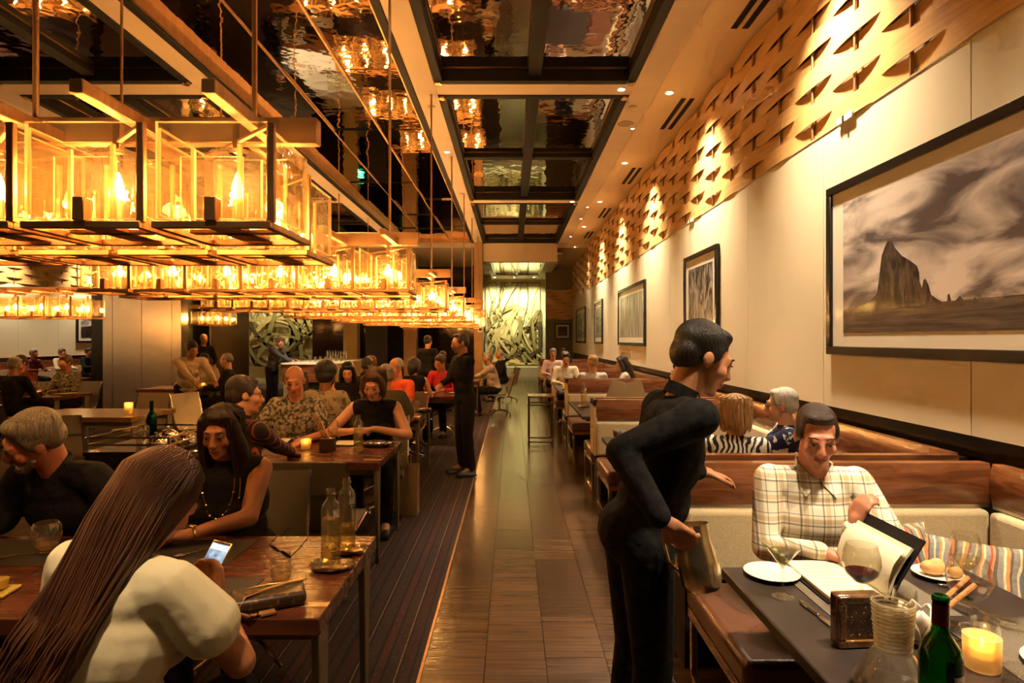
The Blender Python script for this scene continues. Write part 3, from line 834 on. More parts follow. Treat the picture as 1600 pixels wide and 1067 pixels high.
struct('wall_pier', MB().bx(-5.55, -5.1, 19.9, 20.3, 0, 3.0), mat('cream_pier', (0.66, 0.52, 0.22), 0.5, col2=(0.62, 0.48, 0.2)), 'cream pier beside the dark opening behind the bar')
struct('wall_pier_dark', MB().bx(-6.6, -5.56, 20.0, 20.3, 0, 3.25), mat('dark_pier', (0.035, 0.022, 0.012), 0.12, 0.3, col2=(0.03, 0.018, 0.01)), 'dark glossy panel beside the cream pier')
struct('wall_pier_cap', MB().bx(-6.65, -5.05, 19.85, 20.35, 3.0, 3.65), WALNUT, 'walnut cap over the dark panel and cream pier')
struct('door_1', MB().bx(-4.75, -4.05, 19.6, 19.7, 0, 2.75), mat('black_door', (0.006, 0.006, 0.006), 0.5, col2=(0.009, 0.008, 0.008)), 'black door behind the crowd')
ex = thing('exit_sign', 'small glowing green exit sign over the dark opening', 'exit sign', (-5.02, 19.95, 2.42))
MB().bx(-0.13, 0.13, 0, 0.04, -0.11, 0.11).obj('sign_case', glow('exit_green', (0.0, 0.55, 0.22), 1.4), ex)
lt = MB()
def seg(x0, z0, x1, z1, w=0.013): lt.bar((x0, -0.003, z0), (x1, -0.003, z1), 0.004, w, up=(0, 0, 1) if abs(x1 - x0) > abs(z1 - z0) * 0.2 else (1, 0, 0))
for (x0, z0, x1, z1) in ((-0.1, -0.05, -0.1, 0.05), (-0.1, 0.045, -0.06, 0.045), (-0.1, 0, -0.065, 0), (-0.1, -0.045, -0.06, -0.045), (-0.045, -0.05, 0.005, 0.05), (-0.045, 0.05, 0.005, -0.05), (0.028, -0.05, 0.028, 0.05), (0.075, -0.05, 0.075, 0.05), (0.048, 0.045, 0.105, 0.045)):
    seg(x0, z0, x1, z1)
lt.obj('sign_letters', glow('exit_white', (0.7, 1.0, 0.8), 2.5), ex)
MB().tube([(0, 0.02, 0.11), (0, 0.02, 1.98)], 0.01, 6).obj('hanger', BLACKM, ex)
# ================================================================== chandeliers of glass boxes
PANE = glass('chandelier_pane', (1.0, 0.97, 0.90), (0.92, 0.80, 0.60), gloss=1.0, rough=0.05, bump=0.6, bscale=7.0, body=0.015, bodycol=(1.0, 0.85, 0.55), ior=1.75)
PANE_EDGE = glass('chandelier_pane_edge', (0.9, 0.8, 0.6), gloss=1.0, rough=0.1, body=0.65, bodycol=(1.0, 0.80, 0.45))
INNER = glass('chandelier_inner_glass', (0.98, 0.93, 0.82), (0.70, 0.52, 0.30), rough=0.04, bump=0.5, bscale=16, body=0.008, bodycol=(1, 0.8, 0.5), ior=1.7)
BULB = glow('candle_bulb', (1.0, 0.62, 0.26), 75.0)
BW, BH = 0.345, 0.30           # width and height of a glass box
ZB, ZT = 1.995, 2.295

def pane_mesh(w, h, t=0.015):
    mb = MB()
    mb.bx(-w / 2, w / 2, -t / 2, t / 2, -h / 2, h / 2)
    mb.m = [1, 1, 0, 1, 0, 1]
    return mb
_pm = {}
def lantern(ch, x, y, lit=True, full=True, zc=(ZB + ZT) / 2):
    """one glass box: bronze carrier with four panes, inner glass, candle tube and bulb"""
    if 'carrier' not in _pm:
        c = MB(); h = BW / 2
        c.bx(-0.013, 0.013, -0.013, 0.013, 0.105, 0.205)                       # stem to the cross bar
        c.bx(-0.05, 0.05, -h + 0.02, h - 0.02, -0.168, -0.152)                   # bottom bar
        c.bx(-h + 0.02, h - 0.02, -0.02, 0.02, -0.168, -0.154)
        c.bx(-h - 0.012, h + 0.012, -h - 0.012, -h + 0.010, -0.180, -0.158)      # lower rim
        c.bx(-h - 0.012, h + 0.012, h - 0.010, h + 0.012, -0.180, -0.158)
        c.bx(-h - 0.012, -h + 0.010, -h + 0.010, h - 0.010, -0.180, -0.158)
        c.bx(h - 0.010, h + 0.012, -h + 0.010, h - 0.010, -0.180, -0.158)
        c.bx(h - 0.004, h + 0.020, -h - 0.004, -h + 0.016, -0.16, 0.15)          # corner post
        c.bx(-h - 0.020, -h + 0.004, h - 0.016, h + 0.004, -0.16, 0.15)
        c.bar((h + 0.008, -h + 0.006, 0.145), (-h - 0.008, h - 0.006, 0.145), 0.014, 0.012)
        c.bx(-0.018, 0.018, -h - 0.02, -h + 0.02, -0.158, -0.085)                # clip
        _pm['carrier'] = c
    o0 = _pm.get('carrier_obj')
    if o0 is None:
        o = _pm['carrier'].obj('lantern_carrier', BRONZE, ch, bevel=0.002, seg=1)
        _pm['carrier_obj'] = o
        o.location = (x, y, zc)
        h = BW / 2
        p = pane_mesh(BW, BH).obj('glass_pane', [PANE, PANE_EDGE], o, loc=(0, -h, 0), fix=False)
        p2 = pane_mesh(BW - 0.02, BH - 0.03).obj('glass_pane', [PANE, PANE_EDGE], o, loc=(0, h, 0.0), fix=False)
        _pm['p'] = p; _pm['p2'] = p2
        share(p2, 'glass_pane', o, (-h, 0, 0), (0, 0, R(90))); share(p2, 'glass_pane', o, (h, 0, 0), (0, 0, R(90)))
        i = MB().lathe([(0.075, -0.13), (0.075, 0.06), (0.070, 0.06), (0.070, -0.13)], n=20, close=True).obj('inner_glass', INNER, o, smooth=True)
        d = MB().lathe([(0.10, 0.085), (0.085, 0.10), (0.03, 0.105), (0.03, 0.10), (0.08, 0.094), (0.095, 0.082)], n=20, close=True).obj('glass_dish', INNER, o, smooth=True)
        q = pane_mesh(0.20, 0.20, 0.008).obj('inner_pane', [PANE, PANE_EDGE], o, loc=(-0.03, -0.115, -0.04), fix=False)
        q2 = share(q, 'inner_pane', o, (0.115, 0.02, -0.04), (0, 0, R(90)))
        tb = MB().lathe([(0.017, -0.15), (0.017, -0.055), (0.012, -0.05)], n=12).obj('candle_tube', BRONZE, o, smooth=True)
        bl = MB().lathe([(0.007, -0.05), (0.016, -0.03), (0.018, -0.012), (0.012, 0.015), (0.003, 0.04)], n=12).obj('bulb', BULB, o, smooth=True)
        _pm['rest'] = [('inner_glass', i), ('glass_dish', d), ('candle_tube', tb), ('bulb', bl)]
        _pm['q'] = q
        rd = MB().bx(-0.006, 0.006, -0.006, 0.006, -0.14, 0.10).obj('glint_rod', PANE_EDGE, o, loc=(-0.115, 0.115, 0))  # rods added to draw bright vertical glints inside the box
        _pm['rd'] = rd
        for (a, b) in ((0.118, 0.118), (-0.118, -0.06), (0.06, -0.118)): share(rd, 'glint_rod', o, (a, b, 0))
    else:
        o = share(o0, 'lantern_carrier', ch, (x, y, zc))
        b = o.modifiers.new('bevel', 'BEVEL'); b.width = 0.002; b.segments = 1; b.limit_method = 'ANGLE'
        h = BW / 2
        share(_pm['p'], 'glass_pane', o, (0, -h, 0)); share(_pm['p2'], 'glass_pane', o, (0, h, 0))
        share(_pm['p2'], 'glass_pane', o, (-h, 0, 0), (0, 0, R(90))); share(_pm['p2'], 'glass_pane', o, (h, 0, 0), (0, 0, R(90)))
        for nm, src in _pm['rest']:
            if full or nm != 'glass_dish': share(src, nm, o)
        if full:
            for (a, b) in ((-0.115, 0.115), (0.118, 0.118), (-0.118, -0.06), (0.06, -0.118)): share(_pm['rd'], 'glint_rod', o, (a, b, 0))
            share(_pm['q'], 'inner_pane', o, (-0.03, -0.115, -0.04)); share(_pm['q'], 'inner_pane', o, (0.115, 0.02, -0.04), (0, 0, R(90)))
    if lit:
        l = bpy.data.lights.new('bulb_light', 'POINT'); l.energy = BULB_W; l.color = WARM; l.shadow_soft_size = 0.03
        lo = bpy.data.objects.new('bulb_light', l); COL.objects.link(lo); lo.parent = o; lo.location = (0, 0, -0.012)
    return o

def chandelier(x1, y, n, label, first_front=0.18, rods=None, lit=True, offs=(0.0, 0.0)):
    """x1 = end of the main beam next to the aisle; n boxes on each side of it"""
    t = thing('chandelier', label, 'chandelier', (x1, y, 0), group='glass box chandeliers')
    L = n * 0.405 + 0.30
    beam = MB().bx(-L, 0, -0.028, 0.028, 2.375, 2.475).obj('main_beam', BRONZE, t, bevel=0.004, seg=1)
    for k in range(n):
        xf = -first_front - 0.405 * k
        MB().bx(xf - 0.022, xf + 0.022, -0.50, -0.028, 2.375, 2.42).obj('cross_bar', BRONZE, t, bevel=0.003, seg=1)
        lantern(t, xf, -0.30, lit, y < 8)
        xb = xf - 0.09
        MB().bx(xb - 0.022, xb + 0.022, 0.028, 0.50, 2.375, 2.42).obj('cross_bar', BRONZE, t, bevel=0.003, seg=1)
        lantern(t, xb, 0.30, lit and k % 2 == 0, y < 8)
    for xr in (rods or (-0.23, -L + 0.35)):
        MB().tube([(xr, 0, 2.47), (xr, 0, CZ + 0.13)], 0.011, 8).obj('rod', BRONZE, t, smooth=True)
    return t
lab = ['largest one, above the woman with the phone', 'second along the row, above the bald diner', 'third along the row over the dining tables', 'fourth along the row over the dining tables',
       'fifth along the row over the dining tables', 'sixth along the row towards the slim column', 'seventh along the row beside the slim column']
for i in range(7):
    chandelier(-0.75, 2.35 + 2.5 * i, (5, 6, 7, 7, 7, 7, 6)[i], 'glowing bronze and glass box chandelier, ' + lab[i], rods=(-0.25, -1.10) if i == 0 else None)
chandelier(-6.85, 9.85, 4, 'glass box chandelier hanging apart near the far side wall')
chandelier(-6.9, 14.9, 2, 'small far glass box chandelier in front of the bar artwork')
chandelier(-10.3, 7.35, 4, 'added unseen glass box chandelier beside the lone one, nearer the camera')  # out of view, added for its reflection in the steel block
chandelier(-10.3, 4.85, 4, 'added unseen glass box chandelier over the side of the room by the camera')  # likewise added unseen, for a bright streak in the steel
# ================================================================== booths along the panelled wall
PITCH, Y00 = 3.1, 2.95
def fascia(x0, x1, y0, y1, z0, z1, axis, sgn, mats, name, parent):
    """softly bowed wooden band; axis 1: bows along y, axis 0: along x"""
    mb = MB(); n = 6
    prof = []
    for i in range(n + 1):
        a = i / n
        z = z0 + (z1 - z0) * a
        prof.append((0.018 * math.sin(math.pi * a), z))
    poly = []
    if axis == 1:
        base = y0 if sgn < 0 else y1; back = y1 if sgn < 0 else y0
        poly = [(base + sgn * b, z) for b, z in prof] + [(back, z1), (back, z0)]
        mb.prism(poly, 0, x0, x1)
    else:
        base = x0 if sgn < 0 else x1; back = x1 if sgn < 0 else x0
        poly = [(base + sgn * b, z) for b, z in prof] + [(back, z1), (back, z0)]
        mb.prism(poly, 1, y0, y1)
    return mb.obj(name, mats, parent, smooth=35)
div_lab = ['behind the camera side of the nearest booth', 'behind the plaid shirt diner', 'second along the wall, with a dark cushion', 'third along the wall', 'fourth along the wall', 'fifth along the wall', 'sixth along the wall, furthest away']
STRIPM = mat('metal_strip', (0.55, 0.48, 0.38), 0.3, 1.0, col2=(0.5, 0.43, 0.33))
BX0, BX1 = 0.84, 2.32
for i in range(0, 6):
    y0 = Y00 + PITCH * i
    t = thing('booth_divider', 'walnut and cream booth bench back, ' + div_lab[i + 1], 'booth bench', (0, y0, 0), group='booth benches along the wall')
    MB().bx(BX0 + 0.012, BX1, 0.03, 0.21, 0.0, 0.965).obj('core', BLACKM, t)
    fascia(BX0, BX1, -0.012, 0.05, 0.82, 1.02, 1, -1, WALNUT, 'top_panel', t)
    fascia(BX0, BX1, 0.19, 0.252, 0.82, 1.02, 1, 1, WALNUT, 'top_panel', t)
    for a, b in ((-0.008, 0.03), (0.21, 0.248)):
        MB().bx(BX0, BX1, a, b, 0.803, 0.819).obj('metal_strip', STRIPM, t)
    for a, b in ((-0.05, 0.03), (0.21, 0.29)):
        MB().bx(BX0, BX1 - 0.02, a, b, 0.46, 0.80).obj('back_cushion', CREAM, t, bevel=0.025, seg=3)
    MB().bx(BX0 - 0.025, BX0 + 0.011, -0.02, 0.26, 0.46, 0.95).obj('end_panel', CREAM, t, bevel=0.008)
    MB().bx(BX0 - 0.025, BX0 + 0.011, -0.02, 0.26, 0.96, 1.025).obj('end_cap', BLACK, t, bevel=0.004)
    for s in (-1, 1):
        ya, yb = (-0.80, -0.055) if s < 0 else (0.295, 0.98)
        MB().bx(BX0 - 0.01, BX1 - 0.02, ya, yb, 0.345, 0.465).obj('seat', LEATHER, t, bevel=0.035, seg=4)
        MB().bx(BX0, BX1 - 0.03, ya + 0.02, yb, 0.30, 0.343).obj('seat_base', WALNUT, t, bevel=0.004)
        yf = ya + 0.03 if s < 0 else yb - 0.03
        yk = yb - 0.05 if s < 0 else ya + 0.05
        fr = MB()
        fr.bx(BX0 + 0.0, BX0 + 0.03, yf - 0.015, yf + 0.015, 0, 0.30)
        fr.bx(BX0 + 0.0, BX0 + 0.03, yk - 0.015, yk + 0.015, 0, 0.30)
        fr.bx(BX0 + 0.0, BX0 + 0.03, min(yf, yk) + 0.015, max(yf, yk) - 0.015, 0.02, 0.05)
        fr.obj('end_frame', STEEL, t, bevel=0.002, seg=1)
        MB().bx(BX1 - 0.10, BX1 - 0.05, ya + 0.04, yb - 0.04, 0, 0.30).obj('plinth', BLACKM, t)
wb_lab = ['behind the striped cushion in the nearest booth', 'beside the woman with short grey hair', 'beside the dark haired woman by the wall', 'in the fourth booth from the camera', 'in the fifth booth from the camera', 'in the sixth booth from the camera']
for i in range(6):
    ya = Y00 + PITCH * (i - 1) + 0.30 if i else 0.15
    yb = Y00 + PITCH * i - 0.06
    t = thing('wall_bench', 'walnut and cream bench along the panelled wall ' + wb_lab[i], 'wall bench', (0, 0, 0), group='benches along the panelled wall')
    fascia(BX1, BX1 + 0.045, ya - 0.04, yb + 0.03, 0.82, 1.02, 0, -1, WALNUTY, 'top_panel', t)
    MB().bx(BX1, BX1 + 0.04, ya - 0.04, yb + 0.03, 0.803, 0.819).obj('metal_strip', STRIPM, t)
    MB().bx(BX1 - 0.05, BX1 + 0.04, ya, yb, 0.47, 0.80).obj('back_cushion', CREAM, t, bevel=0.025, seg=3)
    MB().bx(BX1 + 0.045, XW - 0.013, ya - 0.04, yb + 0.03, 0.0, 0.995).obj('ledge', BLACK, t)
    s0, s1 = (ya + 0.72 if i else ya), yb - 0.77
    MB().bx(1.80, BX1 - 0.055, s0, s1, 0.345, 0.465).obj('seat', LEATHER, t, bevel=0.03, seg=3)
    MB().bx(1.86, BX1 + 0.04, s0, s1, 0.0, 0.343).obj('seat_base', BLACKM, t)

def booth_table(i, label):
    ya = (Y00 + PITCH * (i - 1) + 0.24 + 0.55)
    yb = Y00 + PITCH * i - 0.634
    t = thing('booth_table', label, 'table', (0.80, ya, 0), group='booth tables')
    L = yb - ya
    MB().bx(0, 0.92, 0, L, 0.712, 0.75).obj('tabletop', TABLEDARK, t, bevel=0.006, seg=2)
    MB().bx(0.05, 0.87, 0.05, L - 0.05, 0.69, 0.712).obj('under_frame', BLACKM, t)
    for yy in (L * 0.27, L * 0.73):
        MB().lathe([(0.035, 0.03), (0.035, 0.69)], (0.46, yy, 0), 14).obj('pedestal', BLACKM, t, smooth=True)
        MB().lathe([(0.22, 0.0), (0.22, 0.012), (0.05, 0.035)], (0.46, yy, 0), 24).obj('foot_plate', BLACKM, t, smooth=True)
    return t
bt_lab = ['dark booth table with the red wine, menu and martini', 'dark booth table between the blonde woman and the second bench back', 'dark booth table with a tall water bottle, third from the camera',
          'dark booth table with a yellow lit bottle, fourth from the camera', 'dark booth table in the fifth booth from the camera', 'dark booth table in the sixth booth, furthest away']
for i in range(6): booth_table(i, bt_lab[i])

# ================================================================== dining tables on the carpet
def dining_table(x0, x1, y0, y1, label, wood=TABLEWOOD, inlay=True):
    t = thing('dining_table', label, 'table', (x0, y0, 0), group='wooden dining tables')
    w, l = x1 - x0, y1 - y0
    MB().bx(0, w, 0, l, 0.695, 0.75).obj('tabletop', wood, t, bevel=0.004, seg=1)
    if inlay:
        for yy in (0.10, l - 0.10):
            MB().bx(w - 0.13, w - 0.002, yy - 0.016, yy + 0.016, 0.7485, 0.7512).obj('inlay', INLAY, t)
    for sx in (0, 1):
        for sy in (0, 1):
            xx = 0.03 if sx == 0 else w - 0.03
            yy = 0.10 if sy == 0 else l - 0.10
            s = 1 if sx == 0 else -1
            mb = MB()
            a = [(xx - 0.014, yy - 0.052), (xx + 0.014, yy - 0.052), (xx + 0.014, yy + 0.052), (xx - 0.014, yy + 0.052)]
            b = [(xx - 0.012, yy - 0.020), (xx + 0.012, yy - 0.020), (xx + 0.012, yy + 0.020), (xx - 0.012, yy + 0.020)]
            vs = [(p[0], p[1], 0.0) for p in b] + [(p[0], p[1], 0.695) for p in a]
            mb.add(vs, [[0, 3, 2, 1], [4, 5, 6, 7], [0, 1, 5, 4], [1, 2, 6, 5], [2, 3, 7, 6], [3, 0, 4, 7]])
            mb.obj('leg', LEGMETAL, t, bevel=0.004, seg=1)
    MB().bx(0.06, w - 0.06, 0.09, 0.12, 0.64, 0.695).obj('apron', LEGMETAL, t)
    MB().bx(0.06, w - 0.06, l - 0.12, l - 0.09, 0.64, 0.695).obj('apron', LEGMETAL, t)
    return t
dining_table(-2.45, -0.60, 1.885, 2.68, 'glossy red brown table with the phone, handbag and water bottles')
dining_table(-2.32, -0.945, 4.28, 5.24, 'glossy brown table of the woman in the black tank top')
dining_table(-2.80, -1.03, 6.68, 7.76, 'brown table with wine glasses in front of the orange shirt diner')
dining_table(-2.55, -0.70, 9.25, 10.15, 'brown table with plates in front of the red shirt diner')
dining_table(-1.85, -0.70, 12.6, 13.4, 'brown table next to the white haired diner by the aisle')
dining_table(-5.65, -4.25, 6.75, 7.65, 'empty brown table with a lit candle beside the leaning waiter', wood=mat('tan_table', (0.26, 0.15, 0.065), 0.25, col2=(0.20, 0.11, 0.05), scale=3, stretch=(1, 8, 1)))
dining_table(-6.6, -5.3, 10.6, 11.5, 'brown table with a candle under the steel clad column')
dining_table(-9.4, -6.9, 9.1, 9.95, 'long dark table with wine glasses under the lone chandelier')
dining_table(-2.4, -1.15, 15.2, 16.0, 'far brown table below the slim column')

# ---- sling chairs with star bases
def make_chair(pale=False):
    t = thing('sling_chair', 'x', 'chair', group='aluminium sling chairs')
    prof = [(-0.245, 0.415), (-0.25, 0.435), (-0.22, 0.450), (-0.12, 0.440), (0.05, 0.418), (0.14, 0.418), (0.195, 0.44), (0.225, 0.50), (0.25, 0.60), (0.28, 0.72), (0.31, 0.82), (0.335, 0.885)]
    MB().strip([(0, y, z) for y, z in prof], 0.44, 0.010, side=(1, 0, 0)).obj('sling', SLINGPALE if pale else SLING, t, smooth=60)
    for s in (-1, 1):
        MB().tube([(s * 0.228, y, z) for y, z in prof], 0.011, 6).obj('side_rail', CHROME, t, smooth=True)
    MB().tube([(-0.225, 0.10, 0.392), (-0.1, 0.06, 0.368), (0.1, 0.06, 0.368), (0.225, 0.10, 0.392)], 0.011, 6).obj('seat_stretcher', CHROME, t, smooth=True)
    MB().tube([(-0.225, 0.285, 0.69), (0, 0.305, 0.685), (0.225, 0.285, 0.69)], 0.011, 6).obj('back_stretcher', CHROME, t, smooth=True)
    MB().lathe([(0.022, 0.09), (0.022, 0.28), (0.03, 0.30), (0.03, 0.36), (0.06, 0.37)], (0, 0.03, 0), 12).obj('column', CHROME, t, smooth=True)
    sp = None
    for k in range(4):
        a = R(45 + 90 * k)
        if sp is None:
            sp = MB().tube([(0.015, 0, 0.115), (0.12, 0, 0.105), (0.29, 0, 0.045)], [0.018, 0.015, 0.010], 6)
            sp.lathe([(0.016, 0), (0.016, 0.03), (0.01, 0.045)], (0.28, 0, 0), 8)
            sp = sp.obj('base_spoke', CHROME, t, loc=(0, 0.03, 0), rz=a, smooth=True)
        else:
            share(sp, 'base_spoke', t, (0, 0.03, 0), (0, 0, a))
    remember(t)
    return t
chair_d = make_chair(); chair_p = make_chair(True)
_used = {}
def chair(x, y, face, label, pale=False):
    src = chair_p if pale else chair_d
    if not _used.get(pale):
        _used[pale] = True; o = src
    else:
        o = copy_tree(src)
    o.location = (x, y, 0); o.rotation_euler = (0, 0, R(face)); o['label'] = label
    return o
chair(-1.22, 3.95, 180, 'empty taupe sling chair pulled up to the table with breadsticks')
chair(-4.95, 8.05, 0, 'pale empty sling chair behind the small candle table', True)
chair(-5.95, 6.55, 60, 'pale sling chair at the end of the small candle table', True)
chair(-4.2, 8.2, 70, 'pale sling chair turned aside next to the leaning waiter', True)
chair(-4.55, 6.15, 200, 'pale sling chair on the near side of the small candle table', True)
chair(-4.9, 14.1, 180, 'empty sling chair in front of the bar counter')

# ---- bar counter with rows of glasses
bar = thing('bar_counter', 'bar counter with white top and dark red wooden front', 'bar counter', (-5.5, 14.5, 0))
MB().bx(-0.03, 1.28, -0.03, 3.53, 1.02, 1.06).obj('counter_top', mat('bar_top_white', (0.88, 0.82, 0.68), 0.25, col2=(0.84, 0.78, 0.64)), bar, bevel=0.005)
MB().bx(0, 1.25, 0, 0.04, 0.60, 1.02).obj('front_panel', WALNUT, bar)
MB().bx(0.02, 0.55, -0.005, 0.04, 0.12, 0.59).obj('cabinet_door', mat('cream_cabinet', (0.62, 0.52, 0.32), 0.4, col2=(0.58, 0.48, 0.3)), bar)
MB().bx(0.75, 1.23, -0.005, 0.04, 0.12, 0.40).obj('cabinet_door', MATS['cream_cabinet'], bar)
MB().bx(0.04, 1.21, 0.04, 3.5, 0.0, 1.02).obj('body', BLACKM, bar)
MB().bx(1.215, 1.25, 0.04, 3.5, 0.45, 1.02).obj('side_panel', mat('bar_side', (0.45, 0.33, 0.17), 0.4, col2=(0.40, 0.29, 0.15)), bar)

# ---- service trolley with rails, domed covers and bottles
tr = thing('service_trolley', 'black service trolley with metal gallery rail and shelf', 'trolley', (-3.02, 4.25, 0))
MB().bx(0, 0.62, 0, 0.70, 0.80, 0.83).obj('top_shelf', BLACK, tr, bevel=0.004)
MB().bx(0, 0.62, 0, 0.70, 0.22, 0.25).obj('lower_shelf', BLACK, tr, bevel=0.004)
MB().bx(0.02, 0.60, 0.0, 0.02, 0.45, 0.80).obj('front_panel', BLACK, tr)
for (x, y) in ((0.02, 0.02), (0.60, 0.02), (0.60, 0.68), (0.02, 0.68)):
    MB().tube([(x, y, 0.06), (x, y, 0.93)], 0.011, 8).obj('post', CHROME, tr, smooth=True)
    MB().lathe([(0.03, -0.012), (0.03, 0.012)], (0, 0, 0), 14).obj('wheel', BLACKM, tr, loc=(x, y, 0.03)).rotation_euler = (0, R(90), 0)
for z in (0.925, 0.875):
    MB().tube([(0.02, 0.02, z), (0.60, 0.02, z), (0.60, 0.68, z), (0.02, 0.68, z)], 0.008, 6, closed=True).obj('gallery_rail', CHROME, tr)

# ---- narrow metal tray stand in the aisle
st = thing('tray_stand', 'slim bronze frame side stand at the end of a far booth', 'side stand', (0.26, 9.15, 0))
for (x, y) in ((0, 0), (0.36, 0), (0.36, 0.4), (0, 0.4)):
    MB().bx(x - 0.012, x + 0.012, y - 0.012, y + 0.012, 0, 0.74).obj('leg', DARKBRONZE, st)
MB().bx(-0.012, 0.372, -0.012, 0.412, 0.74, 0.765).obj('top', WALNUT, st, bevel=0.003)
for z in (0.06, 0.62):
    for y in (0, 0.4):
        MB().bx(0.012, 0.348, y - 0.01, y + 0.01, z, z + 0.02).obj('rail', DARKBRONZE, st)
    for x in (0, 0.36):
        MB().bx(x - 0.01, x + 0.01, 0.012, 0.388, z, z + 0.02).obj('rail', DARKBRONZE, st)

# ---- cushions on the benches
def cushion(loc, rx, rz, w, h, label, m):
    mb = MB(); n = 12; vs = []; fs = []
    for s in (-1, 1):
        for i in range(n + 1):
            for j in range(n + 1):
                u, v = i / n * 2 - 1, j / n * 2 - 1
                t = max(0.0, (1 - u ** 4) * (1 - v ** 4)) ** 0.5
                pin = 1 - 0.06 * (1 - abs(u)) * 0 - 0.05 * (1 - u * u) * abs(v) ** 2 - 0.05 * (1 - v * v) * abs(u) ** 2
                vs.append((u * w / 2 * pin, s * (0.006 + 0.065 * t), v * h / 2 * pin))
    q = (n + 1) ** 2
    for s in range(2):
        for i in range(n):
            for j in range(n):
                a = s * q + i * (n + 1) + j
                f = [a, a + 1, a + n + 2, a + n + 1]
                fs.append(f if s else f[::-1])
    for i in range(n):
        for a, b in ((i * (n + 1), (i + 1) * (n + 1)), (i * (n + 1) + n, (i + 1) * (n + 1) + n), (i, i + 1), (n * (n + 1) + i, n * (n + 1) + i + 1)):
            fs.append([a, b, q + b, q + a])
    mb.add(vs, fs)
    o = mb.obj('cushion', m, loc=loc, smooth=70)
    o.rotation_euler = (rx, 0, rz)
    return tag(o, label, 'cushion')
s_or = (0.62, 0.20, 0.05); s_rd = (0.42, 0.05, 0.03); s_gr = (0.30, 0.27, 0.22); s_cr = (0.72, 0.58, 0.36); s_bl = (0.20, 0.22, 0.24)
s_or = (0.55, 0.20, 0.06); s_rd = (0.34, 0.045, 0.03); s_gr = (0.20, 0.18, 0.15); s_cr = (0.60, 0.47, 0.28); s_bl = (0.14, 0.15, 0.16); s_dk = (0.10, 0.06, 0.04)
STRIPEC = stripes('striped_cushion_cloth', [(0, s_gr), (0.12, s_cr), (0.17, s_or), (0.25, s_dk), (0.30, s_gr), (0.42, s_cr), (0.47, s_bl), (0.58, s_or), (0.64, s_cr), (0.69, s_gr), (0.80, s_rd), (0.86, s_or), (0.92, s_dk)], 0.15, 0, 0.8, noise=0.2, wave=0.09, wscale=4)
cushion((1.72, 2.74, 0.60), R(-22), R(6), 0.42, 0.36, 'orange, red and grey striped cushion in the corner of the nearest booth', STRIPEC)
cushion((1.98, 2.62, 0.58), R(-30), R(-40), 0.40, 0.34, 'second striped cushion, leaning beside the other in the nearest booth', STRIPEC)
cushion((1.24, 5.87, 0.62), R(-14), 0, 0.52, 0.26, 'dark striped cushion on the second bench back', stripes('dark_cushion_cloth', [(0, (0.05, 0.035, 0.02)), (0.5, (0.09, 0.06, 0.035))], 0.05, 0, 0.8))

# ---- paper carrier bag by the third table
pb = thing('paper_bag', 'brown paper carrier bag standing by the second dining table', 'bag', (-1.0, 5.62, 0.0))
mb = MB()
mb.add([(-0.13, -0.07, 0), (0.13, -0.07, 0), (0.13, 0.07, 0), (-0.13, 0.07, 0), (-0.13, -0.07, 0.46), (0.13, -0.07, 0.46), (0.13, 0.07, 0.46), (-0.13, 0.07, 0.46), (0.10, 0, 0.3), (-0.10, 0, 0.3)],
       [[0, 3, 2, 1], [0, 1, 5, 4], [2, 3, 7, 6], [1, 2, 8], [1, 8, 5], [2, 6, 8], [0, 9, 3], [0, 4, 9], [3, 9, 7]])
mb.obj('bag_body', mat('kraft_paper', (0.42, 0.27, 0.13), 0.7, col2=(0.37, 0.23, 0.11), scale=8, bump=0.1), pb, fix=False)
for y in (-0.07, 0.07):
    MB().tube([(-0.05, y, 0.45), (-0.045, y, 0.54), (0, y, 0.57), (0.045, y, 0.54), (0.05, y, 0.45)], 0.004, 5).obj('handle', MATS['kraft_paper'], pb)
# ================================================================== people
def skin(name, c, c2=None):
    return mat('skin_' + name, c, 0.48, col2=c2 or tuple(x * 0.86 for x in c), scale=9, bump=0.05, bscale=120, spec=0.4)
SK_LIGHT = skin('light', (0.62, 0.30, 0.16)); SK_TAN = skin('tan', (0.46, 0.19, 0.085)); SK_BROWN = skin('brown', (0.27, 0.105, 0.045)); SK_RED = skin('ruddy', (0.55, 0.215, 0.115))
def hairmat(name, c, c2=None, rough=0.42):
    return mat('hair_' + name, c, rough, col2=c2 or tuple(x * 0.45 for x in c), scale=26, stretch=(5, 5, 0.5), detail=4, bump=0.6, bscale=40, bstretch=(8, 8, 0.6), spec=0.5)
H_BLACK = hairmat('black', (0.012, 0.009, 0.007)); H_DARK = hairmat('dark_brown', (0.035, 0.016, 0.009)); H_BROWN = hairmat('brown', (0.13, 0.055, 0.025)); H_GREY = hairmat('grey', (0.30, 0.26, 0.22))
H_WHITE = hairmat('white', (0.66, 0.60, 0.50), (0.40, 0.36, 0.30)); H_BLONDE = hairmat('blonde', (0.55, 0.33, 0.12), (0.28, 0.14, 0.05)); H_AUB = hairmat('auburn', (0.10, 0.034, 0.016))
H_SOFT = mat('hair_soft_brown', (0.115, 0.046, 0.022), 0.45, col2=(0.055, 0.021, 0.011), scale=9, spec=0.45)
H_LONG = hairmat('long_brown', (0.105, 0.042, 0.02), (0.035, 0.014, 0.008))
EYEW = mat('eye_white', (0.42, 0.33, 0.27), 0.35); IRIS = mat('iris', (0.03, 0.018, 0.01), 0.1); LIP = mat('lips', (0.38, 0.10, 0.075), 0.4); LASH = mat('lash', (0.015, 0.008, 0.006), 0.6)
SHOE = mat('black_shoe', (0.012, 0.010, 0.009), 0.3, col2=(0.02, 0.016, 0.013))
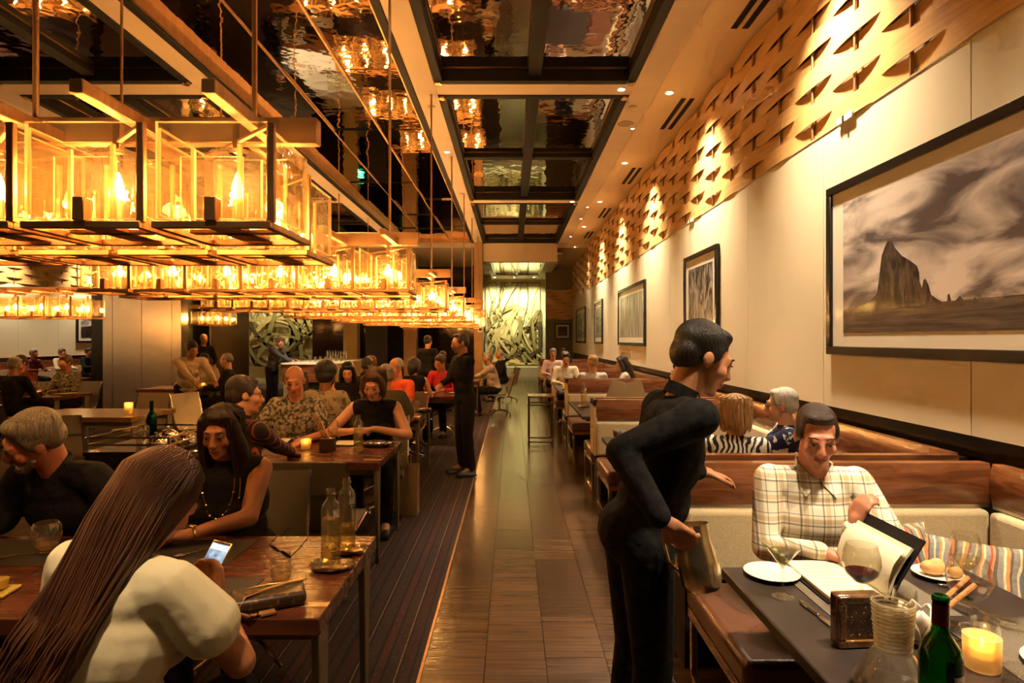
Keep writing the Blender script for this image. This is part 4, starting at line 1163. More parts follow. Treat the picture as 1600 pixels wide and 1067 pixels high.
def cloth(name, c, c2=None, scale=14, rough=0.85, **kw):
    kw.setdefault('bump', 0.5); kw.setdefault('spec', 0.2)
    return mat('cloth_' + name, c, rough, col2=c2 or tuple(x * 0.8 for x in c), scale=scale, bscale=11, bdist=0.03, **kw)

def ik(s, h, l1, l2, pole):
    d = h - s; L = d.length
    if L > l1 + l2 - 0.002:
        d = d.normalized() * (l1 + l2 - 0.002); L = d.length
    if L < abs(l1 - l2) + 0.03:
        d = d.normalized() * (abs(l1 - l2) + 0.03); L = d.length
    a = (l1 * l1 - l2 * l2 + L * L) / (2 * L); hh = math.sqrt(max(0, l1 * l1 - a * a))
    u = d / L; p = pole - u * pole.dot(u); p = p.normalized()
    return s + u * a + p * hh, s + d

def hand(mb, wr, d, nrm, curl, thumb, k=1.0, inf=0.0):
    """palm and five fingers; d = finger direction, nrm = palm normal, thumb = +-1 side"""
    d = d.normalized(); nrm = (nrm - d * nrm.dot(d)).normalized(); s = d.cross(nrm)
    offs = (-0.030, -0.0105, 0.010, 0.0295); lens = (0.062, 0.080, 0.084, 0.074)
    if thumb < 0: offs = offs[::-1]; offs = tuple(offs)
    # the finger next to the thumb is the index: order little .. index towards +thumb*s
    order = [(-0.030, 0.060), (-0.0105, 0.078), (0.010, 0.083), (0.0295, 0.074)]
    mb.cap(wr - d * 0.01, wr + d * 0.02, 0.026 * k, 0.026 * k, 10)
    for o, L in order:
        o *= thumb * k; L *= k
        kn = wr + d * (0.088 * k - abs(o) * 0.25) + s * o
        mb.cap(wr + d * 0.015 * k + s * o * 0.6, kn, 0.0145 * k, 0.0115 * k, 8)
        p = kn; a = 0.0
        for seg, fr, cr in ((0, 0.45, 30), (1, 0.32, 48), (2, 0.23, 38)):
            a += R(cr) * curl * 1.35
            q = p + (d * math.cos(a) + nrm * math.sin(a)) * (L * fr)
            mb.cap(p, q, (0.0098 - 0.0008 * seg) * k, (0.0092 - 0.0009 * seg) * k, 8)
            p = q
    b = wr + d * 0.022 * k + s * thumb * 0.024 * k
    p1 = b + (d * 0.62 + s * thumb * 0.62 + nrm * 0.45 * curl).normalized() * 0.042 * k
    p2 = p1 + (d * 0.85 + s * thumb * 0.25 * (1 - curl) + nrm * 0.55 * curl).normalized() * 0.032 * k
    p3 = p2 + (d * 0.85 - s * thumb * 0.20 * curl + nrm * 0.5 * curl).normalized() * 0.024 * k
    mb.cap(b, p1, 0.0155 * k, 0.0125 * k, 8); mb.cap(p1, p2, 0.0115 * k, 0.0105 * k, 8); mb.cap(p2, p3, 0.0105 * k, 0.0085 * k, 8)
    mb.sph(wr + d * 0.05 * k + nrm * 0.004, (0.036 * k, 0.036 * k, 0.018 * k), rot=Matrix((s, d, nrm)).transposed(), n=10, m=6)

def remesh(o, vox, it=3):
    m = o.modifiers.new('remesh', 'REMESH'); m.mode = 'VOXEL'; m.voxel_size = vox; m.use_smooth_shade = True
    s = o.modifiers.new('smooth', 'SMOOTH'); s.factor = 0.5; s.iterations = it
    return o

def person(label, x, y, face, seat=0.47, stand=False, lean=8, side=0, turn=0, nod=8, tilt=0, hands=None, curl=0.45, girth=1.0, k=1.0, female=False, skinm=SK_LIGHT,
           hair=('short', None), top=None, sleeve='short', bottom=None, vox=0.011, detail=False, twist=0, poles=None, palm=None, group='diners', hdir=None, collar=False, locks=0, lower=True, slx=1.0, hand_scale=1.0, neck=0.0):
    """the figure faces local -y; world hand targets are given in room coordinates"""
    root_loc = V((x, y, 0)); rz = R(face)
    inv = Matrix.Rotation(-rz, 3, 'Z')
    body = MB(); tp = MB(); bt = MB()
    fem = 0.92 if female else 1.0
    g = girth
    P = V((0, 0, (0.93 * k if stand else seat + 0.10)))
    rot = Matrix.Rotation(R(side), 3, 'Y') @ Matrix.Rotation(R(lean), 3, 'X')
    rot_t = rot @ Matrix.Rotation(R(twist), 3, 'Z')
    up = rot @ V((0, 0, 1))
    def T(v, tw=1.0):      # torso space: origin at pelvis, z along the spine
        return P + (rot_t if tw else rot) @ (V(v) * k)
    nb = T((0, 0.01, 0.505)); 
    sh = [T((s * 0.175 * fem, 0.012, 0.455)) for s in (-1, 1)]
    # torso
    def torso(mb, e):
        def E(c, r): mb.sph(T(c), tuple((q * k + e) for q in r), rot=rot_t, n=16, m=10)
        E((0, 0.0, 0.0), (0.165 * g, 0.125 * g, 0.115))
        E((0, -0.012 * g, 0.13), (0.142 * fem * g, 0.110 * g + (0.02 if g > 1.05 else 0), 0.14))
        E((0, 0.0, 0.29), (0.160 * fem * g, 0.112 * g, 0.16))
        E((0, 0.012, 0.40), (0.150 * fem * (0.5 + 0.5 * g), 0.092 * g, 0.095))
        mb.cap(T((-0.14 * fem, 0.012, 0.445)), T((0.14 * fem, 0.012, 0.445)), 0.062 * k * (0.6 + 0.4 * g) + e, n=12)
        mb.cap(T((0, 0.012, 0.42)), T((0, 0.012, 0.49)), 0.085 * k + e, 0.058 * k + e * 0.5, n=12)
        if g > 1.12: E((0, -0.055, 0.09), (0.135 * g, 0.10 * g, 0.12))
        if female:
            for s in (-1, 1): E((s * 0.072, -0.088 * g, 0.285), (0.066 * g, 0.058 * g, 0.065))
    torso(body, -0.004)
    torso(tp, 0.010)
    # head
    hrot = rot @ Matrix.Rotation(R(turn), 3, 'Z') @ Matrix.Rotation(R(tilt), 3, 'Y') @ Matrix.Rotation(R(nod - lean * 0.85), 3, 'X')
    hs = (0.97 if female else 1.02) * k
    HC = nb + (hrot @ V((0, -0.012, 0.0)) + up * 0.5 * 0.0 + (up * 0.45 + hrot @ V((0, 0, 1)) * 0.55).normalized() * (0.165 + neck)) * hs
    def Hd(v): return HC + hrot @ (V(v) * hs)
    def HE(mb, c, r, e=0.0, n=16, m=10): mb.sph(Hd(c), tuple(q * hs + e for q in (r if not isinstance(r, (int, float)) else (r, r, r))), rot=hrot, n=n, m=m)
    HE(body, (0, 0.018, 0.032), (0.074, 0.094, 0.084))
    HE(body, (0, -0.030, -0.020), (0.063, 0.062, 0.088))
    HE(body, (0, -0.042, -0.082), (0.047, 0.046, 0.036))
    HE(body, (0, -0.078, -0.103), (0.020, 0.016, 0.016))
    for s in (-1, 1):
        HE(body, (s * 0.040, -0.062, -0.030), (0.024, 0.026, 0.026))
        HE(body, (s * 0.078, 0.008, -0.012), (0.009, 0.021, 0.032))
        HE(body, (s * 0.031, -0.080, 0.0085), (0.0175, 0.0155, 0.011))
        HE(body, (s * 0.012, -0.104, -0.036), 0.0095)
    body.cap(Hd((-0.036, -0.078, 0.026)), Hd((0.036, -0.078, 0.026)), 0.012 * hs, n=10)
    body.cap(Hd((0, -0.090, 0.012)), Hd((0, -0.112, -0.030)), 0.0085 * hs, 0.0125 * hs, n=10)
    HE(body, (0, -0.084, -0.066), (0.026, 0.017, 0.018))
    body.cap(nb - up * 0.05, Hd((0, 0.022, -0.065)), (0.062 if not female else 0.053) * k * (0.75 + 0.25 * g), (0.057 if not female else 0.048) * k * (0.75 + 0.25 * g), n=14)
    # arms
    R2 = [None, None]
    wrists = []; elbows = []
    for i, s in enumerate((-1, 1)):
        tgt = None
        if hands and hands[i] is not None:
            tgt = inv @ (V(hands[i]) - root_loc)
        elif stand:
            tgt = sh[i] + V((s * 0.07, -0.02, -0.53)) * k
        else:
            tgt = V((s * 0.15, -0.40, 0.785))
        pole = V((s * 0.55, 0.25, -0.9))
        if poles and poles[i] is not None: pole = inv @ V(poles[i])
        el, wr = ik(sh[i], tgt, 0.285 * k, 0.255 * k, pole)
        elbows.append(el); wrists.append(wr)
        ga = 0.72 + 0.28 * g
        au = 0.052 * k * ga * (0.92 if female and g < 1.1 else 1.0)
        body.cap(sh[i], el, au, 0.038 * k * ga, n=12)
        body.cap(el, wr, 0.040 * k * ga, 0.026 * k * (0.8 + 0.2 * g), n=12)
        fdir = (wr - el).normalized()
        if hdir and hdir[i] is not None: fdir = (inv @ V(hdir[i])).normalized()
        pn = V((0, 0, -1))
        if palm and palm[i] is not None: pn = inv @ V(palm[i])
        if abs(pn.normalized().dot(fdir)) > 0.92: pn = V((-s, 0, 0))
        cu = curl[i] if isinstance(curl, (tuple, list)) else curl
        # thumb on the inner side
        sd = fdir.cross((pn - fdir * pn.dot(fdir)).normalized())
        inner = V((-s, 0, 0)) if abs(sd.x) > 0.3 else V((0, 0, 1))
        th = 1 if sd.dot(inner) > 0 else -1
        hand(body, wr + fdir * 0.012, fdir, pn, cu, th, k * hand_scale)
        # sleeves
        if sleeve == 'long':
            tp.cap(sh[i], el, au + 0.016, 0.052 * k * ga, n=12); tp.cap(el, wr - fdir * 0.015, 0.052 * k * ga, 0.039 * k, n=12)
        elif sleeve == 'short':
            mid = sh[i].lerp(el, 0.72 * slx)
            tp.cap(sh[i], mid, au + 0.014, au + 0.018, n=12)
        elif sleeve == 'cap':
            tp.cap(sh[i], sh[i].lerp(el, 0.5), au + 0.012, au + 0.030, n=12)
    # legs
    ankles = []
    for s in (-1, 1):
        hp = P + V((s * 0.088 * g, 0, -0.02)) * k
        if stand:
            kn = V((s * 0.10, -0.02, 0.50 * k)); an = V((s * 0.11, 0.02, 0.09)); to = an + V((s * 0.03, -0.17, -0.055))
        else:
            kn = V((s * 0.125, -0.43 * k, seat + 0.055)); an = V((s * 0.12, -0.36 * k, 0.095)); to = an + V((s * 0.02, -0.16, -0.055))
        gl = 0.65 + 0.35 * g
        for mb, e in ((body, 0.0), (bt, 0.014)):
            mb.cap(hp, kn, 0.083 * k * gl + e, 0.056 * k * gl + e, n=12)
            mb.cap(kn, kn.lerp(an, 0.45), 0.054 * k * gl + e, 0.054 * k * gl + e, n=12)
            mb.cap(kn.lerp(an, 0.35), an if mb is body else an + V((0, 0, 0.02)), 0.054 * k * gl + e, 0.038 * k + e * 1.6, n=12)
        body.cap(an, to, 0.036 * k, 0.028 * k, n=10)
        ankles.append((an, to))
    bt.sph(P, (0.175 * g * k, 0.135 * g * k, 0.115 * k), n=16, m=10)
    o = body.obj('person', skinm, loc=(x, y, 0), rz=rz, fix=False)
    tag(o, label, 'person', group)
    remesh(o, vox, 2)
    if top: remesh(tp.obj('shirt', top, o, fix=False), vox * 1.1, 3)
    if lower:
        remesh(bt.obj('trousers', bottom or BLACKCLOTH, o, fix=False), max(vox, 0.012), 4)
        for an, to in ankles:
            sm = MB(); sm.cap(an + V((0, 0.03, -0.05)), to, 0.042 * k, 0.038 * k, n=10); sm.bx(min(an.x, to.x) - 0.035, max(an.x, to.x) + 0.035, to.y - 0.03, an.y + 0.06, 0.004, 0.03)
            remesh(sm.obj('shoe', SHOE, o, fix=False), 0.012, 3)
    # hair
    st, hm = hair
    hb = MB()
    if st in ('short', 'crop'):
        e = 0.006 if st == 'short' else 0.0
        HE(hb, (0, 0.030, 0.047), (0.079 + e, 0.094 + e, 0.078 + e)); HE(hb, (0, 0.058, -0.005), (0.072 + e, 0.060 + e, 0.070))
        HE(hb, (0, -0.028, 0.092), (0.055, 0.042, 0.023 + e))
        for s in (-1, 1): HE(hb, (s * 0.066, 0.000, 0.020), (0.016, 0.040, 0.042))
    elif st == 'balding':
        HE(hb, (0, 0.050, 0.005), (0.080, 0.072, 0.062))
        for s in (-1, 1): HE(hb, (s * 0.066, 0.012, 0.012), (0.018, 0.045, 0.036))
        HE(hb, (0, 0.035, 0.045), (0.076, 0.080, 0.072))
    elif st == 'afro':
        HE(hb, (0, 0.025, 0.060), (0.118, 0.120, 0.110)); HE(hb, (0, 0.05, 0.0), (0.10, 0.085, 0.09))
    elif st in ('bob', 'long'):
        HE(hb, (0, 0.026, 0.048), (0.086, 0.098, 0.086)); HE(hb, (0, 0.050, -0.015), (0.092, 0.075, 0.105))
        HE(hb, (0.012, -0.036, 0.094), (0.056, 0.042, 0.026))
        for s in (-1, 1):
            hb.cap(Hd((s * 0.072, -0.022, 0.060)), Hd((s * 0.084, -0.020, -0.030)), 0.026 * hs, 0.030 * hs, n=10)
            if st == 'bob': hb.cap(Hd((s * 0.084, -0.015, -0.030)), Hd((s * 0.072, 0.0, -0.110)), 0.030 * hs, 0.022 * hs, n=10)
            else:
                q = Hd((s * 0.09, 0.0, -0.10)); hb.cap(Hd((s * 0.084, -0.012, -0.030)), q, 0.032 * hs, 0.036 * hs, n=10)
                hb.cap(q, T((s * 0.085, 0.06 - 0.08, 0.36)), 0.036 * hs, 0.022 * hs, n=10)
        if st == 'long':
            hb.cap(Hd((0, 0.07, -0.06)), T((0, 0.13, 0.34)), 0.085 * hs, 0.065 * hs, n=12)
        else:
            hb.cap(Hd((0, 0.06, -0.03)), Hd((0, 0.055, -0.10)), 0.070 * hs, 0.058 * hs, n=12)
    elif st == 'bun':
        HE(hb, (0, 0.028, 0.045), (0.082, 0.096, 0.080)); HE(hb, (0, 0.055, 0.0), (0.076, 0.062, 0.078)); HE(hb, (0, 0.12, 0.05), 0.04)
    if hb.v:
        ho = hb.obj('hair', hm, o, fix=False); remesh(ho, min(vox, 0.010), 2)
    if locks:
        lk = MB(); rr = random.Random(hash(label) % 1000 if False else len(label))
        for q in range(locks):
            a = rr.uniform(-2.5, 2.5)      # round the head from the back
            el_ = rr.uniform(0.15, 1.25)
            p = V((math.sin(a) * math.cos(el_) * 0.088, 0.026 + math.cos(a) * math.cos(el_) * 0.10, 0.045 + math.sin(el_) * 0.086))
            pts = [Hd(p)]
            out = V((p.x, p.y - 0.02, 0)).normalized()
            Ln = (0.16 if st == 'bob' else 0.34) * rr.uniform(0.8, 1.1)
            for j in range(1, 7):
                f = j / 6
                w = V((math.sin(a) * (0.094 + 0.016 * f), 0.030 + math.cos(a) * (0.100 + 0.01 * f), p.z - (p.z + Ln - 0.05) * f ** 1.2))
                w.x *= 1 - (0.25 * f * f if st == 'bob' else 0.0)
                pts.append(Hd(w + V((rr.uniform(-1, 1), rr.uniform(-1, 1), 0)) * 0.005))
            lk.tube(pts, [0.004, 0.007, 0.008, 0.008, 0.007, 0.005, 0.001], 5)
        lk.obj('hair_locks', hm, o, smooth=True)
    # face
    if detail:
        ey = MB(); ir = MB(); lsh = MB(); eb = MB()
        for s in (-1, 1):
            pass
            pass
            lsh.tube([Hd((s * (0.031 - 0.016), -0.0915, 0.0065)), Hd((s * 0.028, -0.0985, 0.0098)), Hd((s * 0.036, -0.097, 0.0095)), Hd((s * (0.031 + 0.018), -0.086, 0.0055))], 0.0019 * hs, 5)
            eb.tube([Hd((s * 0.014, -0.0925, 0.0275)), Hd((s * 0.030, -0.0935, 0.0330)), Hd((s * 0.052, -0.078, 0.0270))], [0.0032 * hs, 0.0034 * hs, 0.0016 * hs], 6)
            body_lid = None
        for s in (-1, 1):
            e1 = MB().sph(Hd((s * 0.031, -0.0845, 0.0005)), (0.0125 * hs, 0.0095 * hs, 0.0062 * hs), rot=hrot, n=12, m=8).obj('eye', EYEW, o, smooth=True)
            MB().sph(Hd((s * 0.031, -0.0915, 0.0000)), (0.0062 * hs, 0.0034 * hs, 0.0052 * hs), rot=hrot, n=10, m=6).obj('iris', IRIS, e1, smooth=True)
        lsh.obj('eyelashes', LASH, o); eb.obj('eyebrows', hm if hm not in (H_WHITE,) else H_GREY, o, smooth=True)
        lp = MB()
        lp.tube([Hd((-0.025, -0.091, -0.0655)), Hd((-0.009, -0.1012, -0.0615)), Hd((0, -0.1018, -0.0628)), Hd((0.009, -0.1012, -0.0615)), Hd((0.025, -0.091, -0.0655))], [0.0016 * hs, 0.0046 * hs, 0.004 * hs, 0.0046 * hs, 0.0016 * hs], 7)
        lp.tube([Hd((-0.023, -0.091, -0.0665)), Hd((0, -0.1000, -0.0725)), Hd((0.023, -0.091, -0.0665))], [0.0016 * hs, 0.0056 * hs, 0.0016 * hs], 7)
        lp.obj('lips', LIP, o, smooth=True)
    if collar and top:
        def C(v): return nb + rot_t @ (V(v) * k)
        for s in (-1, 1):
            q = [C((s * 0.066, -0.012, 0.030)), C((s * 0.006, -0.080, -0.030)), C((s * 0.058, -0.104, -0.082)), C((s * 0.098, -0.040, -0.022))]
            n_ = (q[1] - q[0]).cross(q[2] - q[0]).normalized() * 0.004
            if n_.dot(rot_t @ V((0, -1, 0))) < 0: n_ = -n_
            q = [p_ + n_ for p_ in q]
            MB().add(q + [p_ + n_ for p_ in q], [[0, 1, 2, 3], [4, 5, 6, 7], [0, 1, 5, 4], [1, 2, 6, 5], [2, 3, 7, 6], [3, 0, 4, 7]]).obj('collar', top, o)
        MB().strip([C((-0.072, -0.012, 0.014)), C((-0.058, 0.05, 0.022)), C((0, 0.076, 0.026)), C((0.058, 0.05, 0.022)), C((0.072, -0.012, 0.014))], 0.045 * k, 0.006, side=tuple(rot_t @ V((0, -0.15, 1)))).obj('collar', top, o, smooth=60)
    return dict(o=o, HC=HC, H=Hd, hrot=hrot, T=T, wr=wrists, el=elbows, inv=inv, loc=root_loc, rz=rz, nb=nb, k=k)

def spectacles(p, m=None):
    mb = MB(); H = p['H']
    for s in (-1, 1):
        mb.tube([H((s * 0.033 + 0.021 * math.cos(a), -0.106, 0.004 + 0.016 * math.sin(a))) for a in [q * math.pi / 6 for q in range(12)]], 0.0016, 5, closed=True)
        mb.tube([H((s * 0.054, -0.104, 0.008)), H((s * 0.080, -0.04, 0.010)), H((s * 0.084, 0.012, 0.000))], 0.0016, 5)
    mb.tube([H((-0.012, -0.107, 0.006)), H((0, -0.111, 0.009)), H((0.012, -0.107, 0.006))], 0.0016, 5)
    return mb.obj('spectacles', m or BLACKM, p['o'])
def wristwatch(p, i, m):
    w = p['wr'][i]; e = p['el'][i]; d = (w - e).normalized(); u = d.orthogonal().normalized(); v = d.cross(u); c = w - d * 0.025
    mb = MB(); mb.tube([c + (u * math.cos(a) + v * math.sin(a)) * 0.033 for a in [q * math.pi / 8 for q in range(16)]], 0.006, 6, closed=True)
    up = (V((0, 0, 1)) - d * d.z).normalized()
    mb.sph(c + up * 0.034, (0.016, 0.016, 0.007), n=12, m=6)
    return mb.obj('wristwatch', m, p['o'], smooth=True)

# ---- the table with the phone
navy = cloth('navy', (0.014, 0.015, 0.024)); blk = cloth('black_top', (0.008, 0.007, 0.007)); white_top = cloth('white_top', (0.82, 0.76, 0.56), (0.78, 0.72, 0.52), bump=0.2, scale=5)
NEAR = 0.0080
p1 = person('grey haired bearded man in a navy polo shirt at the phone table', -2.06, 3.00, -8, lean=28, turn=-38, nod=30, tilt=6, girth=1.22, k=1.04, skinm=SK_RED, hair=('short', H_GREY), top=navy, sleeve='short', hands=((-2.28, 2.52, 0.79), (-1.66, 2.58, 0.795)), hdir=((0.8, -0.5, 0), (-0.9, -0.35, 0)), curl=0.55, vox=NEAR, detail=True, collar=True)
bd = MB(); bd.tube([p1['H'](q) for q in ((-0.062, -0.035, -0.055), (-0.048, -0.072, -0.090), (0, -0.094, -0.108), (0.048, -0.072, -0.090), (0.062, -0.035, -0.055))], [0.012, 0.018, 0.020, 0.018, 0.012], 8)
bd.tube([p1['H'](q) for q in ((-0.026, -0.094, -0.060), (0, -0.108, -0.050), (0.026, -0.094, -0.060))], [0.005, 0.008, 0.005], 6)
bd.obj('beard', H_GREY, p1['o'], smooth=True)
wristwatch(p1, 1, CHROME)
p2 = person('dark haired woman in a black sleeveless top facing the camera at the phone table', -1.38, 3.02, 6, lean=17, turn=-4, nod=14, girth=1.24, k=0.98, female=True, skinm=SK_TAN, hair=('long', H_DARK), top=blk, sleeve='none', hands=((-1.60, 2.62, 0.79), (-1.37, 2.55, 0.795)), hdir=((0.9, -0.3, 0), (-0.95, -0.2, 0)), poles=(None, (1.0, 0.1, -0.35)), curl=(0.5, 0.9), vox=NEAR, detail=True, locks=90)
wristwatch(p2, 1, GOLD)
nk = MB()
for q, (dep, w) in enumerate(((0.17, 0.075), (0.25, 0.10))):
    pts = []
    for j in range(17):
        a = math.pi * j / 16
        pts.append(p2['T']((w * math.cos(a), -0.105 - (0.075 if 0.25 < j / 16 < 0.75 else 0.05) * math.sin(a), 0.47 - dep * math.sin(a))))
    nk.tube(pts, 0.0022, 5)
    for j in range(2, 15, 2): nk.sph(pts[j], 0.0065, n=8, m=5)
nk.obj('necklace', GOLD, p2['o'])
p3 = person('woman in a white top with long brown hair looking at a phone', -1.09, 1.50, 166, seat=0.46, lean=15, side=-5, turn=-14, nod=40, girth=1.18, k=1.0, female=True, skinm=SK_TAN, hair=('short', H_SOFT), top=white_top, sleeve='cap', hands=((-0.885, 1.82, 0.835), (-1.03, 1.83, 0.83)), hdir=((-0.35, 0.6, 0.45), (0.5, 0.55, 0.3)), palm=((-0.7, 0.1, 0.6), (0.4, -0.2, 0.9)), poles=((0.75, -0.5, -0.7), None), curl=0.7, vox=NEAR, locks=0)
# long hair falling down the back in separate locks
lk = MB(); rr = random.Random(5)
H3, T3 = p3['H'], p3['T']
def spline(ctl, per=4):
    pts = []
    for j in range(len(ctl) - 1):
        pA, pB = ctl[j], ctl[j + 1]; pm = ctl[max(0, j - 1)]; pn = ctl[min(len(ctl) - 1, j + 2)]
        for q in range(per):
            t = q / per; t2, t3 = t * t, t * t * t
            pts.append(0.5 * ((2 * pA) + (pB - pm) * t + (2 * pm - 5 * pA + 4 * pB - pn) * t2 + (3 * pA - pm - 3 * pB + pn) * t3))
    return pts + [ctl[-1]]
for q in range(1300):
    a = rr.uniform(-2.35, 2.35); e = rr.uniform(0.05, 1.45)
    p = V((math.sin(a) * math.cos(e) * 0.090, 0.03 + math.cos(a) * math.cos(e) * 0.102, 0.048 + math.sin(e) * 0.088))
    s0 = H3(p); s1 = H3(V((math.sin(a) * 0.098, 0.035 + math.cos(a) * 0.112, -0.02)))
    f = math.sin(a) * 0.065 + rr.uniform(-0.03, 0.03)
    s2 = T3((f * 1.0 + 0.015, 0.150 + rr.uniform(-0.02, 0.03) - abs(f) * 0.2, 0.36))
    s3 = T3((f * 1.05 + 0.045, 0.165 + rr.uniform(-0.02, 0.035) - abs(f) * 0.2, 0.24))
    s4 = T3((f * 1.2 + 0.070 + rr.uniform(-0.02, 0.03), 0.155 + rr.uniform(-0.01, 0.05), rr.uniform(0.08, 0.22)))
    pts = spline([s0, s1, s2, s3, s4], 3); n_ = len(pts)
    lk.tube(pts, [max(0.0006, 0.0041 * (1 - (j / (n_ - 1)) ** 3)) for j in range(n_)], 4)
lk.obj('hair_locks', H_SOFT, p3['o'], smooth=True)
br = MB(); w = p3['wr'][0]; e = p3['el'][0]; d = (w - e).normalized(); u = d.orthogonal().normalized(); vv = d.cross(u); c = w - d * 0.03
br.tube([c + (u * math.cos(a) + vv * math.sin(a)) * 0.036 for a in [q * math.pi / 8 for q in range(16)]], 0.004, 6, closed=True); br.obj('bracelet', GOLD, p3['o'])
chair(-1.98, 3.02, -8, 'taupe sling chair under the man in the navy polo')
chair(-1.33, 3.06, 6, 'taupe sling chair under the woman in the black sleeveless top')
chair(-1.09, 1.45, 166, 'taupe sling chair under the woman in the white top')

# ---- second table
MID = 0.0115
p4 = person('brown haired woman in a black tank top with hands together', -1.20, 5.42, 4, lean=20, turn=-5, nod=22, k=1.08, female=True, skinm=SK_LIGHT, hair=('bob', H_BROWN), top=blk, sleeve='none', hands=((-1.33, 5.02, 0.86), (-1.12, 5.0, 0.88)), hdir=((0.9, -0.1, 0.2), (-0.95, 0, 0)), poles=((-1, 0.2, -0.5), (1, 0.2, -0.5)), curl=0.7, vox=MID, detail=True, locks=70)
pat = cloth('grey_print', (0.05, 0.045, 0.035), (0.34, 0.29, 0.20), scale=38, lo=0.42, hi=0.58)
p5 = person('bald man in a dark patterned short sleeved shirt facing the camera', -1.93, 5.50, 2, lean=12, turn=10, nod=16, girth=1.25, k=1.05, skinm=SK_RED, hair=('none', H_GREY), top=pat, sleeve='short', hands=((-2.20, 5.05, 0.79), (-1.72, 5.03, 0.79)), vox=MID, detail=True, collar=True)
stp = stripes('striped_shirt', [(0, (0.018, 0.010, 0.012)), (0.55, (0.36, 0.06, 0.045)), (0.75, (0.018, 0.010, 0.012))], 0.034, 0, 0.85)
p6 = person('dark haired man in a black and red striped shirt seen from behind', -1.86, 3.98, 150, lean=10, turn=-28, nod=6, girth=1.12, k=1.02, skinm=SK_LIGHT, hair=('short', H_DARK), top=stp, sleeve='long', hands=((-1.62, 4.45, 0.79), (-2.0, 4.42, 0.79)), vox=MID, detail=True, collar=True)
spectacles(p6)
chair(-1.20, 5.50, 4, 'taupe sling chair under the woman in the tank top'); chair(-1.93, 5.55, 2, 'taupe sling chair under the bald man'); chair(-1.88, 3.94, 150, 'taupe sling chair under the man in the striped shirt')
# ---- third table
FAR = 0.0155
flor = cloth('beige_floral', (0.40, 0.31, 0.19), (0.13, 0.10, 0.07), scale=16, lo=0.52, hi=0.62)
person('person with a big black curly hairdo and beige floral shirt seen from behind', -1.98, 6.35, 180, lean=8, girth=1.1, skinm=SK_BROWN, hair=('afro', H_BLACK), top=flor, sleeve='short', vox=FAR)
person('grey haired man in an olive shirt seen from behind', -1.36, 6.38, 175, lean=10, turn=12, girth=1.05, skinm=SK_TAN, hair=('crop', H_GREY), top=cloth('olive', (0.10, 0.085, 0.05)), sleeve='short', vox=FAR)
person('bald man in a bright orange shirt behind the wine glasses', -1.48, 8.02, -25, lean=8, turn=-20, nod=10, girth=1.12, k=1.03, skinm=SK_RED, hair=('balding', H_GREY), top=cloth('orange', (0.85, 0.13, 0.045), (0.72, 0.10, 0.035)), sleeve='short', vox=FAR, detail=True)
person('young woman with long dark hair in a black dress at the third table', -2.15, 8.00, 8, lean=14, nod=22, female=True, skinm=SK_LIGHT, hair=('long', H_BLACK), top=blk, sleeve='none', vox=FAR, detail=True)
for (a, b, f, l) in ((-1.98, 6.30, 180, 'under the person with curly black hair'), (-1.36, 6.33, 175, 'under the man in the olive shirt'), (-1.48, 8.08, -25, 'under the man in orange'), (-2.15, 8.06, 8, 'under the young woman in black')):
    chair(a, b, f, 'taupe sling chair ' + l)
# ---- fourth table and beyond
person('man in a red shirt eating at the fourth table', -1.16, 10.42, -15, lean=16, turn=-18, nod=22, k=1.03, skinm=SK_TAN, hair=('short', H_DARK), top=cloth('red', (0.55, 0.025, 0.03), (0.45, 0.02, 0.025)), sleeve='long', vox=FAR, detail=True)
person('dark haired woman in a black sleeveless dress seen from behind', -1.46, 8.92, 176, lean=6, turn=-30, female=True, skinm=SK_LIGHT, hair=('bob', H_BLACK), top=blk, sleeve='none', vox=FAR)
person('person in a peach shirt with auburn hair at the fourth table', -2.32, 10.45, -30, lean=16, turn=-30, nod=15, skinm=SK_LIGHT, hair=('short', H_BROWN), top=cloth('peach', (0.70, 0.24, 0.13), (0.6, 0.2, 0.11)), sleeve='short', vox=FAR)
person('dark haired person in black beside the person in peach', -2.16, 8.85, 170, lean=8, turn=20, skinm=SK_LIGHT, hair=('short', H_BLACK), top=blk, sleeve='long', vox=FAR)
for (a, b, f, l) in ((-1.16, 10.48, -15, 'under the man in the red shirt'), (-1.46, 8.87, 176, 'under the woman in the black dress'), (-2.32, 10.5, -30, 'under the person in peach'), (-2.16, 8.80, 170, 'under the dark haired person in black')):
    chair(a, b, f, 'taupe sling chair ' + l)
suit = cloth('dark_suit', (0.012, 0.011, 0.012))
person('standing man in a dark suit on the carpet edge looking down at a table', -0.56, 7.25, -60, stand=True, k=0.99, lean=5, turn=-10, nod=10, skinm=SK_TAN, hair=('crop', H_DARK), top=suit, sleeve='long', bottom=suit, hands=((-0.82, 7.0, 1.10), (-0.72, 7.42, 1.12)), vox=FAR, detail=True, collar=True, group='standing staff')
person('standing person in black with back turned among the tables', -1.82, 13.0, 160, stand=True, k=0.99, lean=3, skinm=SK_LIGHT, hair=('short', H_BLACK), top=suit, sleeve='long', bottom=suit, vox=0.0185, group='standing staff')
chk = plaid('pale_check', (0.62, 0.52, 0.42), (0.6, 0.5, 0.5), (0.8, 0.75, 0.7), 0.05)
person('white haired man in a pale checked shirt sitting beside the aisle', -0.36, 13.0, -80, lean=14, nod=12, girth=1.1, skinm=SK_LIGHT, hair=('short', H_WHITE), top=chk, sleeve='long', bottom=suit, hands=((-0.85, 12.85, 0.80), (-0.85, 13.15, 0.80)), vox=0.0165)
chair(-0.30, 13.0, -80, 'sling chair under the white haired man beside the aisle')
person('grey haired person in dark clothes seated at the far end of the aisle', -0.22, 16.0, -70, lean=10, skinm=SK_LIGHT, hair=('balding', H_WHITE), top=suit, sleeve='long', vox=0.0185)
chair(-0.16, 16.0, -70, 'sling chair under the grey haired person furthest down the aisle')
